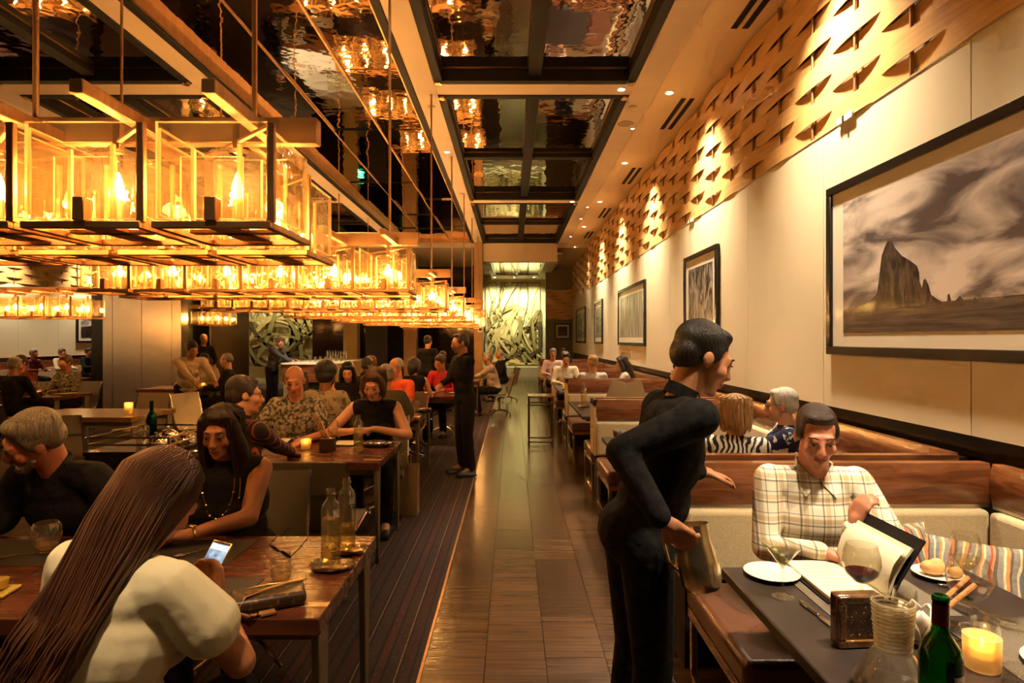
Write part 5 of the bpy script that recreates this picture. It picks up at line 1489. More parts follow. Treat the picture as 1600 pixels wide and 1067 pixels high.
person('dark haired diner in black at the far table by the column', -2.0, 14.9, 170, lean=8, skinm=SK_TAN, hair=('short', H_BLACK), top=suit, sleeve='long', vox=0.0185)
person('seated diner in black facing the camera beyond the fourth table', -1.55, 13.6, 0, lean=10, skinm=SK_TAN, hair=('short', H_BLACK), top=suit, sleeve='long', vox=0.0185)
# ---- bar and side of the room
person('barman in a grey shirt bending over the white bar top', -5.86, 14.75, 70, stand=True, k=1.0, lean=18, nod=30, skinm=SK_LIGHT, hair=('crop', H_BROWN), top=cloth('slate', (0.085, 0.08, 0.085)), sleeve='long', bottom=suit, hands=((-5.35, 14.75, 1.10), (-5.35, 15.05, 1.10)), vox=0.0165, group='standing staff')
wj = cloth('white_jacket', (0.66, 0.50, 0.33), (0.6, 0.45, 0.29))
person('waiter in a white jacket leaning over a table', -5.02, 9.35, 40, stand=True, k=0.97, lean=30, nod=20, turn=10, girth=1.1, skinm=SK_TAN, hair=('short', H_BLACK), top=wj, sleeve='long', bottom=suit, hands=((-4.60, 8.80, 0.98), (-4.45, 9.05, 1.0)), vox=0.012, group='standing staff')
person('diner in a pale shirt next to the leaning waiter', -5.98, 11.85, 10, lean=12, nod=18, turn=30, skinm=SK_TAN, hair=('short', H_BLACK), top=cloth('pale', (0.55, 0.42, 0.28)), sleeve='short', vox=0.0165)
person('balding man in a dark suit seated by the steel panel', -5.0, 10.75, -75, lean=6, turn=-10, nod=6, girth=1.1, k=1.03, skinm=SK_LIGHT, hair=('balding', H_GREY), top=suit, sleeve='long', vox=0.0165, detail=True)
chair(-4.95, 10.75, -75, 'sling chair under the balding man in the dark suit'); chair(-5.98, 11.9, 10, 'sling chair under the diner in the pale shirt')
person('man in black standing with folded hands in the recess of the steel column', -7.40, 14.5, 50, stand=True, k=1.02, lean=2, skinm=SK_LIGHT, hair=('balding', H_GREY), top=suit, sleeve='long', bottom=suit, hands=((-7.15, 14.3, 1.02), (-7.10, 14.45, 1.02)), vox=0.015, group='standing staff')
for i, (x, y, f, lb, tpm, hr) in enumerate(((-7.45, 8.95, 178, 'man in black at the end of the long dark table', suit, ('crop', H_GREY)), (-8.2, 10.2, 0, 'diner in a dark red shirt behind the long dark table', cloth('darkred', (0.16, 0.03, 0.025)), ('short', H_BLACK)),
        (-7.5, 10.3, -10, 'diner in a pale patterned shirt behind the wine glasses', pat, ('short', H_BROWN)), (-8.05, 8.9, 175, 'dark haired man in a maroon shirt at the long dark table', cloth('maroon', (0.10, 0.025, 0.02)), ('short', H_DARK)))):
    person(lb, x, y, f, lean=10, nod=12, girth=1.08, skinm=SK_TAN, hair=hr, top=tpm, sleeve='long', vox=0.0165)
    chair(x, y + (0.06 if f < 90 else -0.06), f, 'sling chair under the ' + lb)
for i, (y, lb, hr, tpm) in enumerate(((16.6, 'far diner in dull red by the side wall', H_GREY, MATS['cloth_darkred']), (17.65, 'far diner in white by the side wall', H_BROWN, wj), (18.75, 'far diner in dark clothes below the hill picture', H_BLACK, suit))):
    person(lb, -13.2, y, 80, lean=8, skinm=SK_TAN, hair=('short', hr), top=tpm, sleeve='long', vox=0.0185)
bb = thing('banquette', 'far low banquette along the side wall across the room', 'bench', (XL + 0.15, 18.0, 0))
MB().bx(-0.13, 0.14, -4, 5.8, 0, 1.0).obj('back_panel', WALNUTY, bb); MB().bx(0.24, 0.85, -3.8, 5.6, 0.30, 0.465).obj('seat', LEATHER, bb, bevel=0.03); MB().bx(0.14, 0.22, -3.8, 5.6, 0.47, 0.8).obj('back_cushion', CREAM, bb); MB().bx(0.14, 0.75, -3.8, 5.6, 0, 0.3).obj('seat_base', BLACKM, bb)

# ---- booths
pl = plaid('plaid_shirt', (0.80, 0.72, 0.56), (0.42, 0.40, 0.38), (0.80, 0.72, 0.60), 0.085)
p8 = person('man in a cream plaid shirt holding up a menu in the nearest booth', 1.29, 2.64, -8, lean=9, turn=-6, nod=18, girth=1.15, k=0.99, skinm=SK_RED, hair=('crop', H_DARK), top=pl, sleeve='long', hands=((1.20, 2.33, 0.80), (1.315, 2.33, 0.90)), hdir=((0.75, -0.5, -0.1), (0.25, -0.1, 0.8)), palm=(None, (0.9, 0.2, 0.2)), poles=(None, (1, 0.3, -0.5)), curl=(0.35, 0.75), vox=NEAR, detail=True, collar=True)
zeb = stripes('zebra_top', [(0, (0.75, 0.68, 0.55)), (0.5, (0.015, 0.013, 0.015))], 0.032, 0, 0.85, wave=0.10, wscale=9)
p9 = person('blonde woman in a zebra striped top seen from behind', 1.32, 3.60, 158, lean=4, turn=42, nod=4, k=0.92, female=True, skinm=SK_LIGHT, hair=('bob', H_BLONDE), top=zeb, sleeve='long', vox=NEAR, detail=True, locks=130, hands=((1.5, 3.98, 0.79), (1.15, 3.98, 0.79)))
spectacles(p9)
nvw = cloth('navy_white_print', (0.018, 0.018, 0.055), (0.70, 0.64, 0.55), scale=17, lo=0.56, hi=0.60)
p10 = person('woman with short grey hair in a navy and white print top', 1.84, 4.02, -105, lean=4, turn=-8, nod=6, k=0.93, female=True, girth=1.12, skinm=SK_LIGHT, hair=('short', H_WHITE), top=nvw, sleeve='short', vox=NEAR, detail=True, locks=0, hands=((1.50, 3.95, 0.79), (1.52, 4.25, 0.79)))
spectacles(p10)
person('dark haired woman in a pale blouse by the wall in the third booth', 1.96, 6.95, -95, lean=2, nod=6, female=True, skinm=SK_LIGHT, hair=('long', H_BLACK), top=cloth('pale_blouse', (0.62, 0.55, 0.45)), sleeve='short', vox=MID, detail=True)
person('fair haired diner in a pale shirt with back turned in the fourth booth', 1.32, 9.85, 178, lean=4, turn=20, skinm=SK_LIGHT, hair=('short', H_BLONDE), top=cloth('pale_shirt', (0.60, 0.52, 0.42)), sleeve='short', vox=FAR)
person('woman with long dark hair by the wall in the fourth booth', 1.92, 10.1, -100, lean=6, nod=14, female=True, skinm=SK_LIGHT, hair=('long', H_DARK), top=MATS['cloth_pale_shirt'], sleeve='long', vox=FAR)
person('dark haired man in a pale shirt facing the camera in the fourth booth', 1.06, 12.0, 0, lean=8, nod=22, k=1.03, skinm=SK_TAN, hair=('short', H_DARK), top=cloth('sand', (0.62, 0.5, 0.34)), sleeve='long', vox=FAR, detail=True)
person('man in a pink shirt facing the camera in the fifth booth', 1.02, 15.1, 0, lean=6, nod=10, k=1.05, skinm=SK_RED, hair=('short', H_GREY), top=cloth('pink', (0.66, 0.45, 0.38)), sleeve='long', vox=0.0165)
person('dark haired diner beside the pink shirt in the far booth', 1.55, 18.2, 0, lean=6, skinm=SK_TAN, hair=('short', H_BLACK), top=suit, sleeve='long', vox=0.0185)
# ---- waiter walking past with a pitcher
pw = person('waiter in black leaning towards a booth with a metal pitcher', 0.45, 2.17, 98, stand=True, k=1.0, lean=21, turn=-4, nod=22, girth=1.05, skinm=SK_TAN, hair=('short', H_BLACK), top=BLACKCLOTH, sleeve='long', bottom=BLACKCLOTH, hands=((0.465, 1.865, 1.065), (0.80, 2.56, 1.06)), hdir=((0.62, -0.06, -0.55), None), palm=((0.3, 0.9, 0.1), None), poles=((-0.9, -0.1, -0.5), None), curl=(0.8, 0.4), vox=NEAR, detail=True, collar=True, group='standing staff')
# ================================================================== things on the tables
TZ = 0.752
def on(px, py, z=TZ):
    """the point on a table top seen at a pixel"""
    y = F * (EYE - z) / (py - 530)
    return V(((px - 800) / F * y, y, z))
def lathed(name, prof, m, label=None, cat=None, loc=(0, 0, 0), n=28, parent=None, close=False, group=None, rz=0):
    o = MB().lathe(prof, n=n, close=close).obj(name, m, parent, loc=loc, rz=rz, smooth=40)
    if label: tag(o, label, cat, group)
    return o
def shell(prof, t=0.002):
    """thin glass wall: the outer profile back down inside"""
    return prof + [(max(0.0005, r - t), z + (t if i == len(prof) - 1 and False else 0)) for i, (r, z) in reversed(list(enumerate(prof)))]
def wine_glass(loc, label, h=0.21, r=0.047, fill=None, fmat=WINE, n=28):
    t = thing('wine_glass', label, 'wine glass', loc, group='stemmed glasses')
    s = h * 0.42
    bowl = [(0.006, s), (r * 0.45, s + 0.008), (r * 0.85, s + 0.032), (r, s + 0.062), (r * 0.96, s + 0.095), (r * 0.78, h)]
    MB().lathe(bowl + [(max(0.001, q - 0.0016), z + 0.001) for q, z in reversed(bowl)], n=n, close=True).obj('bowl', CLEAR, t, smooth=True)
    MB().lathe([(r * 0.86, 0.0), (r * 0.86, 0.002), (r * 0.3, 0.006), (0.0045, 0.014), (0.0036, s * 0.6), (0.006, s)], n=n).obj('stem', CLEAR, t, smooth=True)
    if fill:
        prof = [(0.003, s + 0.003)]
        for q, z in bowl[1:]:
            if z < s + fill: prof.append((q - 0.003, z + 0.001))
        (q0, z0), (q1, z1) = [b for b in bowl if b[1] < s + fill][-1], [b for b in bowl if b[1] >= s + fill][0]
        f = (s + fill - z0) / (z1 - z0); prof.append((q0 + (q1 - q0) * f - 0.003, s + fill))
        MB().lathe(prof, n=n).obj('wine', fmat, t, smooth=40)
    return t
WHITEWINE = glass('white_wine', (0.96, 0.86, 0.52), (0.8, 0.62, 0.25), ior=1.33, body=0.10, bodycol=(0.95, 0.8, 0.4))
def tumbler(loc, label, h=0.095, r=0.036, water=0.5, name='water_glass'):
    t = thing(name, label, 'glass', loc, group='water glasses')
    pr = [(r * 0.80, 0), (r * 0.98, h * 0.25), (r, h * 0.5), (r * 0.9, h)]
    MB().lathe([(0.001, 0.0)] + pr + [(q - 0.002, z + 0.004 if z < 0.001 else z) for q, z in reversed(pr)] + [(0.001, 0.006)], n=26, close=True).obj('tumbler', CLEAR, t, smooth=True)
    if water: MB().lathe([(r * 0.78, 0.007), (r * 0.95, h * 0.25), (r * 0.97, h * water)], n=26).obj('water', CLEARW, t, smooth=40)
    return t
LABELW = stripes('bottle_label', [(0, (0.75, 0.7, 0.6)), (0.6, (0.05, 0.045, 0.04)), (0.75, (0.75, 0.7, 0.6))], 0.008, 2, 0.6)
YWATER = glass('lit_water', (0.97, 0.92, 0.62), (0.80, 0.70, 0.30), ior=1.33, body=0.10, bodycol=(0.95, 0.85, 0.4))
def water_bottle(loc, label, h=0.29, r=0.036, fill=0.62, rz=0.0, detail=True):
    t = thing('water_bottle', label, 'bottle', loc, rz, group='glass water bottles')
    pr = [(r * 0.96, 0.0), (r, 0.006), (r, h * 0.76), (r * 0.90, h * 0.81), (r * 0.48, h * 0.875), (r * 0.44, h * 0.92), (r * 0.52, h * 0.93), (r * 0.52, h * 0.955), (r * 0.44, h * 0.965), (r * 0.46, h)]
    MB().lathe([(0.001, 0)] + pr + [(max(0.001, q - 0.0028), z if z > 0.001 else 0.01) for q, z in reversed(pr)] + [(0.001, 0.012)], n=24, close=True).obj('bottle_body', CLEAR, t, smooth=True)
    MB().lathe([(r * 0.90, 0.013), (r * 0.91, h * fill)], n=24).obj('water', YWATER, t, smooth=40)
    if detail:
        mb = MB(); n = 6; vs = []; fs = []
        for i in range(n + 1):
            a = R(-80 + 44 * i / n)
            for z in (h * 0.66, h * 0.80): vs.append(((r + 0.0006) * math.cos(a), (r + 0.0006) * math.sin(a), z if z < h * 0.7 else h * 0.755))
        for i in range(n): fs.append([2 * i, 2 * i + 2, 2 * i + 3, 2 * i + 1])
        mb.add(vs, fs); mb.obj('bottle_label', LABELW, t, fix=False)
    return t
def leaf_tray(loc, label, w=0.075, l=0.062, m=None):
    mb = MB(); n = 28; vs = []; fs = []
    rings = ((0.0, 0.004), (0.55, 0.003), (0.85, 0.010), (1.0, 0.020), (1.0, 0.016), (0.85, 0.004), (0.5, 0.0))
    for f, z in rings:
        for j in range(n):
            a = 2 * math.pi * j / n
            q = 1 + 0.10 * math.cos(2 * a) + 0.06 * math.sin(3 * a) + 0.05 * math.cos(5 * a)
            vs.append((w * q * f * math.cos(a) + 0.0001, l * q * f * math.sin(a), z + (0.006 * math.sin(3 * a) if f > 0.9 else 0)))
    for i in range(len(rings) - 1):
        for j in range(n): fs.append([i * n + j, i * n + (j + 1) % n, (i + 1) * n + (j + 1) % n, (i + 1) * n + j])
    mb.add(vs, fs)
    o = mb.obj('leaf_tray', m or mat('silvered_tray', (0.62, 0.55, 0.36), 0.12, 0.9, col2=(0.5, 0.42, 0.25), scale=30, bump=0.3, bscale=60), loc=loc, smooth=60, fix=False)
    return tag(o, label, 'tray')
MATRIB = stripes('ribbed_placemat', [(0, (0.035, 0.028, 0.022)), (0.5, (0.24, 0.19, 0.13))], 0.0085, 0, 0.6, bump=0.2)
MATDARK = stripes('dark_placemat', [(0, (0.014, 0.011, 0.009)), (0.5, (0.045, 0.034, 0.025))], 0.0085, 0, 0.6)
def placemat(x0, x1, y0, y1, label, m=MATRIB):
    o = MB().bx(-(x1 - x0) / 2, (x1 - x0) / 2, -(y1 - y0) / 2, (y1 - y0) / 2, 0, 0.0022).obj('placemat', m, loc=((x0 + x1) / 2, (y0 + y1) / 2, 0.7502))
    return tag(o, label, 'placemat', 'ribbed placemats')
def cutlery(kind, p0, p1, label, z=0.0):
    p0 = V(p0); p1 = V(p1); d = p1 - p0; L = d.length
    a = math.atan2(d.y, d.x)
    t = thing(kind, label, 'cutlery', p0 + V((0, 0, z)), a, group='cutlery')
    if kind == 'table_knife':
        MB().prism([(0, -0.006), (0.01, -0.008), (L * 0.45, -0.006), (L * 0.45, 0.006), (0.01, 0.008), (0, 0.006)], 2, 0.001, 0.009).obj('handle', CHROME, t, bevel=0.002)
        MB().prism([(L * 0.45, -0.005), (L * 0.55, -0.011), (L * 0.9, -0.010), (L, 0.004), (L * 0.95, 0.007), (L * 0.45, 0.006)], 2, 0.002, 0.0045).obj('blade', CHROME, t)
    else:
        MB().tube([(0, 0, 0.004), (L * 0.3, 0, 0.010), (L * 0.72, 0, 0.006)], [0.006, 0.003, 0.003], 6).obj('handle', CHROME, t, smooth=True)
        MB().sph((L * 0.86, 0, 0.006), (L * 0.15, 0.017, 0.005)).obj('spoon_bowl' if kind == 'spoon' else 'tines', CHROME, t, smooth=True)
    return t
def plate(loc, r, label, m=PORCELAIN):
    o = MB().lathe([(0.001, 0.0), (r * 0.6, 0.0), (r * 0.98, 0.013), (r, 0.016), (r * 0.97, 0.0175), (r * 0.62, 0.005), (0.001, 0.004)], n=36).obj('plate', m, loc=loc, smooth=40)
    return tag(o, label, 'plate', 'plates')
FROST = glass('frosted_glass', (0.95, 0.85, 0.66), (0.8, 0.62, 0.36), rough=0.3, body=0.5, bodycol=(0.95, 0.78, 0.48))
def candle(loc, label, r=0.043, h=0.085, power=0.10):
    t = thing('candle_holder', label, 'candle', loc, group='frosted candle holders')
    MB().lathe([(0.001, 0), (r * 0.93, 0), (r, 0.006), (r * 1.03, h), (r * 0.70, h), (r * 0.62, h * 0.35), (0.001, h * 0.34)], n=28).obj('holder', FROST, t, smooth=40)
    MB().lathe([(r * 0.56, h * 0.36), (r * 0.56, h * 0.62), (0.004, h * 0.60)], n=20).obj('wax', CANDLEWAX, t, smooth=40)
    MB().lathe([(0.001, h * 0.60), (0.006, h * 0.68), (0.004, h * 0.8), (0.0005, h * 0.92)], n=10).obj('flame', FLAME, t, smooth=True)
    l = bpy.data.lights.new('candle_light', 'POINT'); l.energy = power; l.color = (1, 0.5, 0.12); l.shadow_soft_size = 0.015
    lo = bpy.data.objects.new('candle_light', l); COL.objects.link(lo); lo.parent = t; lo.location = (0, 0, h * 0.85)
    return t

# ---- phone table
water_bottle(V((-0.686, 2.29, 0.764)), 'clear water bottle standing in front on the phone table', rz=R(20))
leaf_tray(V((-0.686, 2.29, TZ)), 'silvery leaf tray under the front water bottle')
water_bottle(V((-0.675, 2.47, 0.764)), 'clear water bottle standing behind on the phone table', fill=0.35, rz=R(20))
leaf_tray(V((-0.675, 2.47, TZ)), 'silvery leaf tray under the rear water bottle', w=0.07)
tumbler(V((-0.83, 2.175, TZ)), 'water tumbler with sunglasses hanging over its rim')
sgm = MB()
for s in (-1, 1):
    sgm.sph((s * 0.026, 0, 0), (0.024, 0.004, 0.019), n=14, m=8)
    sgm.tube([(s * 0.050, 0.0, 0.006), (s * 0.052, 0.04, 0.0), (s * 0.045, 0.09, -0.012)], 0.0022, 5)
sgm.tube([(-0.008, 0, 0.006), (0, -0.002, 0.010), (0.008, 0, 0.006)], 0.002, 5)
o = sgm.obj('sunglasses', BLACK, loc=(-0.83, 2.165, 0.862), smooth=True); o.rotation_euler = (R(38), R(18), R(-20)); tag(o, 'black sunglasses resting in the water tumbler', 'sunglasses')
# handbag: flat brown pouch with tan strap
MONO = mat('monogram_leather', (0.040, 0.022, 0.012), 0.4, col2=(0.15, 0.085, 0.03), scale=62, detail=0, lo=0.62, hi=0.66)
TANL = mat('tan_leather', (0.42, 0.19, 0.07), 0.4, col2=(0.36, 0.16, 0.06))
hb = thing('handbag', 'small brown monogram pouch handbag with tan strap on the table corner', 'handbag', (-0.80, 1.985, TZ), R(24))
MB().bx(-0.115, 0.115, -0.062, 0.062, 0.0, 0.045).obj('pouch', MONO, hb, bevel=0.016, seg=4)
MB().tube([(-0.11, 0.058, 0.036), (0.0, 0.066, 0.040), (0.11, 0.058, 0.036)], 0.0032, 6).obj('zip', GOLD, hb)
MB().strip([(0.112, 0.045, 0.048), (0.06, 0.02, 0.054), (-0.02, -0.01, 0.052), (-0.07, -0.04, 0.048), (-0.09, -0.075, 0.02), (-0.06, -0.088, 0.008), (-0.02, -0.080, 0.006)], 0.012, 0.004, side=(0.5, 0.8, 0)).obj('strap', TANL, hb, smooth=60)
MB().prism([(-0.03, -0.07), (0.015, -0.064), (0.02, -0.094), (-0.025, -0.100)], 2, 0.004, 0.010).obj('tab', TANL, hb)
MB().tube([(-0.045 + 0.012 * math.cos(a), -0.084 + 0.012 * math.sin(a), 0.01) for a in [q * math.pi / 5 for q in range(10)]], 0.002, 5, closed=True).obj('ring', GOLD, hb)
MB().tube([(0.112 + 0.012 * math.cos(a), 0.05 + 0.012 * math.sin(a), 0.045) for a in [q * math.pi / 5 for q in range(10)]], 0.002, 5, closed=True).obj('ring', GOLD, hb)
# phone in the woman's hands
ph = thing('phone', 'bright phone with a gold edge held by the woman in white', 'phone', (-0.955, 1.925, 0.905)); ph.rotation_euler = (R(-38), R(8), R(-12))
MB().bx(-0.036, 0.036, -0.004, 0.004, -0.074, 0.074).obj('phone_body', GOLD, ph, bevel=0.004, seg=3)
scr = mat('phone_screen', (0.02, 0.03, 0.05), 0.1, col2=(0.5, 0.6, 0.7), scale=22, detail=2)
m_, nt_, out_ = nodes('phone_picture'); e_ = N(nt_, 'ShaderNodeEmission'); tc_ = N(nt_, 'ShaderNodeTexCoord'); nz_ = N(nt_, 'ShaderNodeTexNoise'); nz_.inputs['Scale'].default_value = 26; rp_ = N(nt_, 'ShaderNodeValToRGB')
nt_.links.new(tc_.outputs['Object'], nz_.inputs['Vector']); nt_.links.new(nz_.outputs['Fac'], rp_.inputs[0]); nt_.links.new(rp_.outputs[0], e_.inputs[0]); nt_.links.new(e_.outputs[0], out_.inputs[0]); e_.inputs[1].default_value = 0.42
rp_.color_ramp.elements[0].position = 0.35; rp_.color_ramp.elements[0].color = (0.03, 0.12, 0.20, 1); rp_.color_ramp.elements[1].position = 0.65; rp_.color_ramp.elements[1].color = (0.75, 0.85, 1.0, 1)
MB().bx(-0.032, 0.032, -0.0046, -0.004, -0.064, 0.064).obj('screen', m_, ph)
MB().bx(-0.032, 0.032, -0.0048, -0.0046, 0.044, 0.062).obj('screen_bar', glow('screen_white', (0.85, 0.92, 1.0), 0.42), ph)
MB().bx(-0.032, 0.032, -0.0048, -0.0046, -0.062, -0.046).obj('screen_bar', MATS['screen_white'], ph)
placemat(-1.30, -0.90, 1.93, 2.20, 'dark placemat in front of the woman in white', MATDARK)
placemat(-1.58, -1.10, 2.32, 2.62, 'dark placemat in front of the woman in the black top', MATDARK)
placemat(-2.20, -1.72, 2.32, 2.62, 'dark placemat in front of the man in navy', MATDARK)
cutlery('spoon', (-1.20, 2.53, TZ + 0.002), (-1.34, 2.40, TZ + 0.002), 'spoon on the placemat of the woman in the black top')
cutlery('table_knife', (-0.87, 1.92, TZ), (-0.865, 2.10, TZ), 'knife beside the placemat of the woman in white')
cutlery('fork', (-2.02, 2.38, TZ + 0.002), (-1.86, 2.46, TZ + 0.002), 'fork on the placemat of the man in navy')
wine_glass(V((-1.74, 2.26, TZ)), 'white wine glass before the man in navy', h=0.185, r=0.05, fill=0.028, fmat=WHITEWINE)
YEL = mat('yellow_glaze', (0.72, 0.52, 0.10), 0.2, col2=(0.66, 0.47, 0.09))
o = MB().bx(-0.09, 0.09, -0.05, 0.05, 0, 0.012).obj('serving_plate', YEL, loc=(-1.80, 2.06, TZ), rz=R(8), bevel=0.004); tag(o, 'rectangular yellow plate with two little cups', 'plate')
for i, (dx, l) in enumerate(((-0.045, 'cup on the yellow plate nearer the table end'), (0.04, 'cup on the yellow plate nearer the wine glass'))):
    o = MB().lathe([(0.018, 0), (0.026, 0.006), (0.032, 0.034), (0.029, 0.034), (0.022, 0.008), (0.001, 0.006)], n=22).obj('sauce_cup', YEL, loc=(-1.80 + dx, 2.065 + dx * 0.14, TZ + 0.013), smooth=40)
    tag(o, 'small yellow sauce ' + l, 'cup', 'yellow sauce cups')

# ---- second table
water_bottle(on(560, 707), 'clear water bottle in front of the woman in the tank top')
candle(on(478, 700), 'glowing yellow candle in the middle of the second table', 0.04, 0.075)
bs = thing('breadstick_box', 'dark square box holding tall breadsticks on the second table', 'breadstick box', on(512, 704))
MB().bx(-0.055, 0.055, -0.04, 0.04, 0, 0.10).obj('box', mat('dark_box', (0.05, 0.025, 0.014), 0.3, col2=(0.04, 0.02, 0.012)), bs, bevel=0.004)
STICK = mat('breadstick', (0.55, 0.27, 0.09), 0.7, col2=(0.42, 0.18, 0.05), scale=60, bump=0.4, bscale=160)
for i, dx in enumerate((-0.03, -0.01, 0.01)):
    MB().tube([(dx + 0.02, 0, 0.06), (dx - 0.03, 0, 0.16), (dx - 0.085, 0.0, 0.27)], 0.006, 6).obj('breadstick', STICK, bs, smooth=True)
wine_glass(on(437, 702), 'wine glass by the bald man', h=0.2, fill=0.03, fmat=WHITEWINE, n=18)
wine_glass(on(520, 694), 'wine glass behind the breadstick box', h=0.2, n=18)
def menu_flat(loc, rz, label, w=0.30, l=0.22):
    t = thing('menu', label, 'menu', loc, rz)
    MB().bx(-w / 2, w / 2, -l / 2, l / 2, 0, 0.006).obj('cover', BLACKM, t); MB().bx(-w / 2 + 0.008, w / 2 - 0.008, -l / 2 + 0.008, l / 2 - 0.008, 0.006, 0.012).obj('pages', PAPER, t)
menu_flat(on(425, 690), R(8), 'open menu in front of the bald man'); menu_flat(on(540, 693), R(-5), 'menu beside the woman in the tank top', 0.2, 0.2)
o = MB().sph((0, 0, 0.028), (0.12, 0.075, 0.028), n=20, m=10).obj('mesh_purse', mat('mesh_metal', (0.45, 0.4, 0.33), 0.25, 0.8, col2=(0.03, 0.025, 0.02), scale=70, detail=0, lo=0.45, hi=0.55), loc=on(590, 697), smooth=True)
tag(o, 'black and silver mesh purse beside the bottle on the second table', 'purse')
# ---- third and fourth tables
for i, (px, py, l) in enumerate(((624, 652, 'nearest the man in orange'), (640, 648, 'between two others in front of orange'), (650, 655, 'nearest the table edge'), (632, 645, 'at the back of the cluster'))):
    wine_glass(on(px, py), 'wine glass on the third table, ' + l, h=0.21, fill=0.02 if i == 1 else None, n=16)
o = MB().sph((0, 0, 0.03), (0.10, 0.06, 0.03), n=16, m=8).obj('glasses_case', BLACK, loc=on(662, 645), smooth=True); tag(o, 'dark oval case on the third table corner', 'case')
for i, (px, l) in enumerate(((680, 'left of the red shirt'), (712, 'nearest the aisle'))):
    plate(V((-1.35 + 0.45 * i, 9.75, TZ)), 0.12, 'pale plate on the fourth table ' + ('before the man in red' if i == 0 else 'nearest the aisle'))
tumbler(V((-1.12, 9.6, TZ)), 'water glass between the plates on the fourth table')
candle(V((-1.1, 13.0, TZ)), 'candle on the table of the white haired man', 0.04, 0.075)
candle(V((-4.50, 7.1, TZ)), 'tall glowing candle on the empty table', 0.045, 0.13, 0.3)
candle(V((-5.62, 11.0, TZ)), 'candle on the table under the steel column', 0.045, 0.08)
candle(V((-7.35, 9.35, TZ)), 'candle on the long dark table', 0.05, 0.07)
for i in range(6):
    wine_glass(V((-8.0 + 0.13 * i, 9.55 + 0.06 * (i % 2), TZ)), 'wine glass in the row on the long dark table', h=0.21, n=14)
plate(V((-7.05, 9.6, TZ)), 0.12, 'plate at the end of the long dark table')
# ---- trolley load
COVER = CHROME
for i, (x, y) in enumerate(((-2.62, 4.45), (-2.50, 4.65), (-2.70, 4.75))):
    t = thing('dish_cover', 'round chrome dish cover on the trolley, ' + ('front one', 'one by the striped shirt', 'rear one')[i], 'dish cover', (x, y, 0.832), group='dish covers on the trolley')
    MB().lathe([(0.085, 0), (0.083, 0.03), (0.066, 0.062), (0.03, 0.082), (0.001, 0.086)], n=26).obj('dome', COVER, t, smooth=True)
    MB().lathe([(0.006, 0.084), (0.006, 0.095), (0.013, 0.102), (0.001, 0.112)], n=12).obj('knob', COVER, t, smooth=True)
def wine_bottle(loc, label, h=0.30, r=0.038, foil=None, rz=0, lbl=True, glassm=None):
    t = thing('wine_bottle', label, 'bottle', loc, rz)
    pr = [(r * 0.95, 0), (r, 0.006), (r, h * 0.58), (r * 0.88, h * 0.65), (r * 0.45, h * 0.74), (r * 0.38, h * 0.80), (r * 0.36, h * 0.955), (r * 0.42, h * 0.96), (r * 0.42, h * 0.985), (r * 0.36, h)]
    MB().lathe([(0.001, 0)] + pr + [(max(0.001, q - 0.003), z if z > 0.001 else 0.012) for q, z in reversed(pr)] + [(0.001, 0.014)], n=28, close=True).obj('bottle_body', glassm or GREENGLASS, t, smooth=True)
    if foil: MB().lathe([(r * 0.405, h * 0.80), (r * 0.385, h * 0.945), (r * 0.378, h * 0.945), (r * 0.39, h * 0.80)], n=24, close=True).obj('foil', foil, t, smooth=40)
    if lbl:
        mb = MB(); vs = []; fs = []; n = 16
        for i in range(n + 1):
            a = R(-50 + 130 * i / n)
            for z in (h * 0.16, h * 0.50): vs.append(((r + 0.0007) * math.cos(a), (r + 0.0007) * math.sin(a), z))
        for i in range(n): fs.append([2 * i, 2 * i + 2, 2 * i + 3, 2 * i + 1])
        mb.add(vs, fs); mb.obj('paper_label', mat('wine_label', (0.72, 0.62, 0.44), 0.6, col2=(0.3, 0.24, 0.16), scale=46, lo=0.56, hi=0.62), t, fix=False)
    return t
wine_bottle(V((-2.86, 4.80, 0.832)), 'dark green bottle standing on the trolley', lbl=False); wine_bottle(V((-2.82, 4.62, 0.832)), 'squat clear spirit bottle on the trolley', h=0.2, r=0.045, glassm=CLEAR, lbl=False)
# ---- bar top
for i in range(16):
    tumbler(V((-5.18 + 0.072 * i * 0.9, 15.1 + 0.25 * (i % 2), 1.062)), 'upturned glass in the double row on the bar top', h=0.13, r=0.032, water=None, name='bar_glass')
for i in range(8):
    water_bottle(V((-4.85 + 0.07 * i, 15.9, 1.062)), 'small bottle in the line at the back of the bar top', h=0.27, r=0.028, detail=False)

# ---- nearest booth table
plate(V((0.955, 2.225, TZ)), 0.098, 'small white plate beside the martini glass')
mt = thing('martini_glass', 'martini glass with olives on a green pick', 'cocktail glass', (0.915, 2.045, TZ))
MB().lathe([(0.036, 0), (0.036, 0.002), (0.012, 0.007), (0.0045, 0.016), (0.0042, 0.085), (0.006, 0.095)], n=28).obj('stem', CLEAR, mt, smooth=True)
MB().lathe([(0.004, 0.095), (0.060, 0.172), (0.0585, 0.172), (0.003, 0.098)], n=32, close=True).obj('bowl', CLEAR, mt, smooth=True)
MB().lathe([(0.002, 0.100), (0.044, 0.155)], n=28).obj('drink', glass('martini', (0.92, 0.88, 0.72), (0.6, 0.55, 0.35), ior=1.33), mt, smooth=40)
OLIVE = mat('olive', (0.42, 0.40, 0.05), 0.3, col2=(0.34, 0.33, 0.04))
MB().tube([(0.012, -0.004, 0.125), (-0.072, -0.004, 0.185)], 0.0022, 6).obj('pick', mat('pick_green', (0.35, 0.42, 0.04), 0.5), mt)
for f in (0.2, 0.48): MB().sph((0.012 - 0.084 * f, -0.004, 0.125 + 0.06 * f), (0.011, 0.009, 0.009)).obj('olive', OLIVE, mt, smooth=True)
placemat(1.00, 1.42, 1.90, 2.26, 'ribbed placemat under the open menu')
placemat(1.30, 1.69, 1.38, 1.86, 'ribbed placemat under the butter dish by the wall bench')
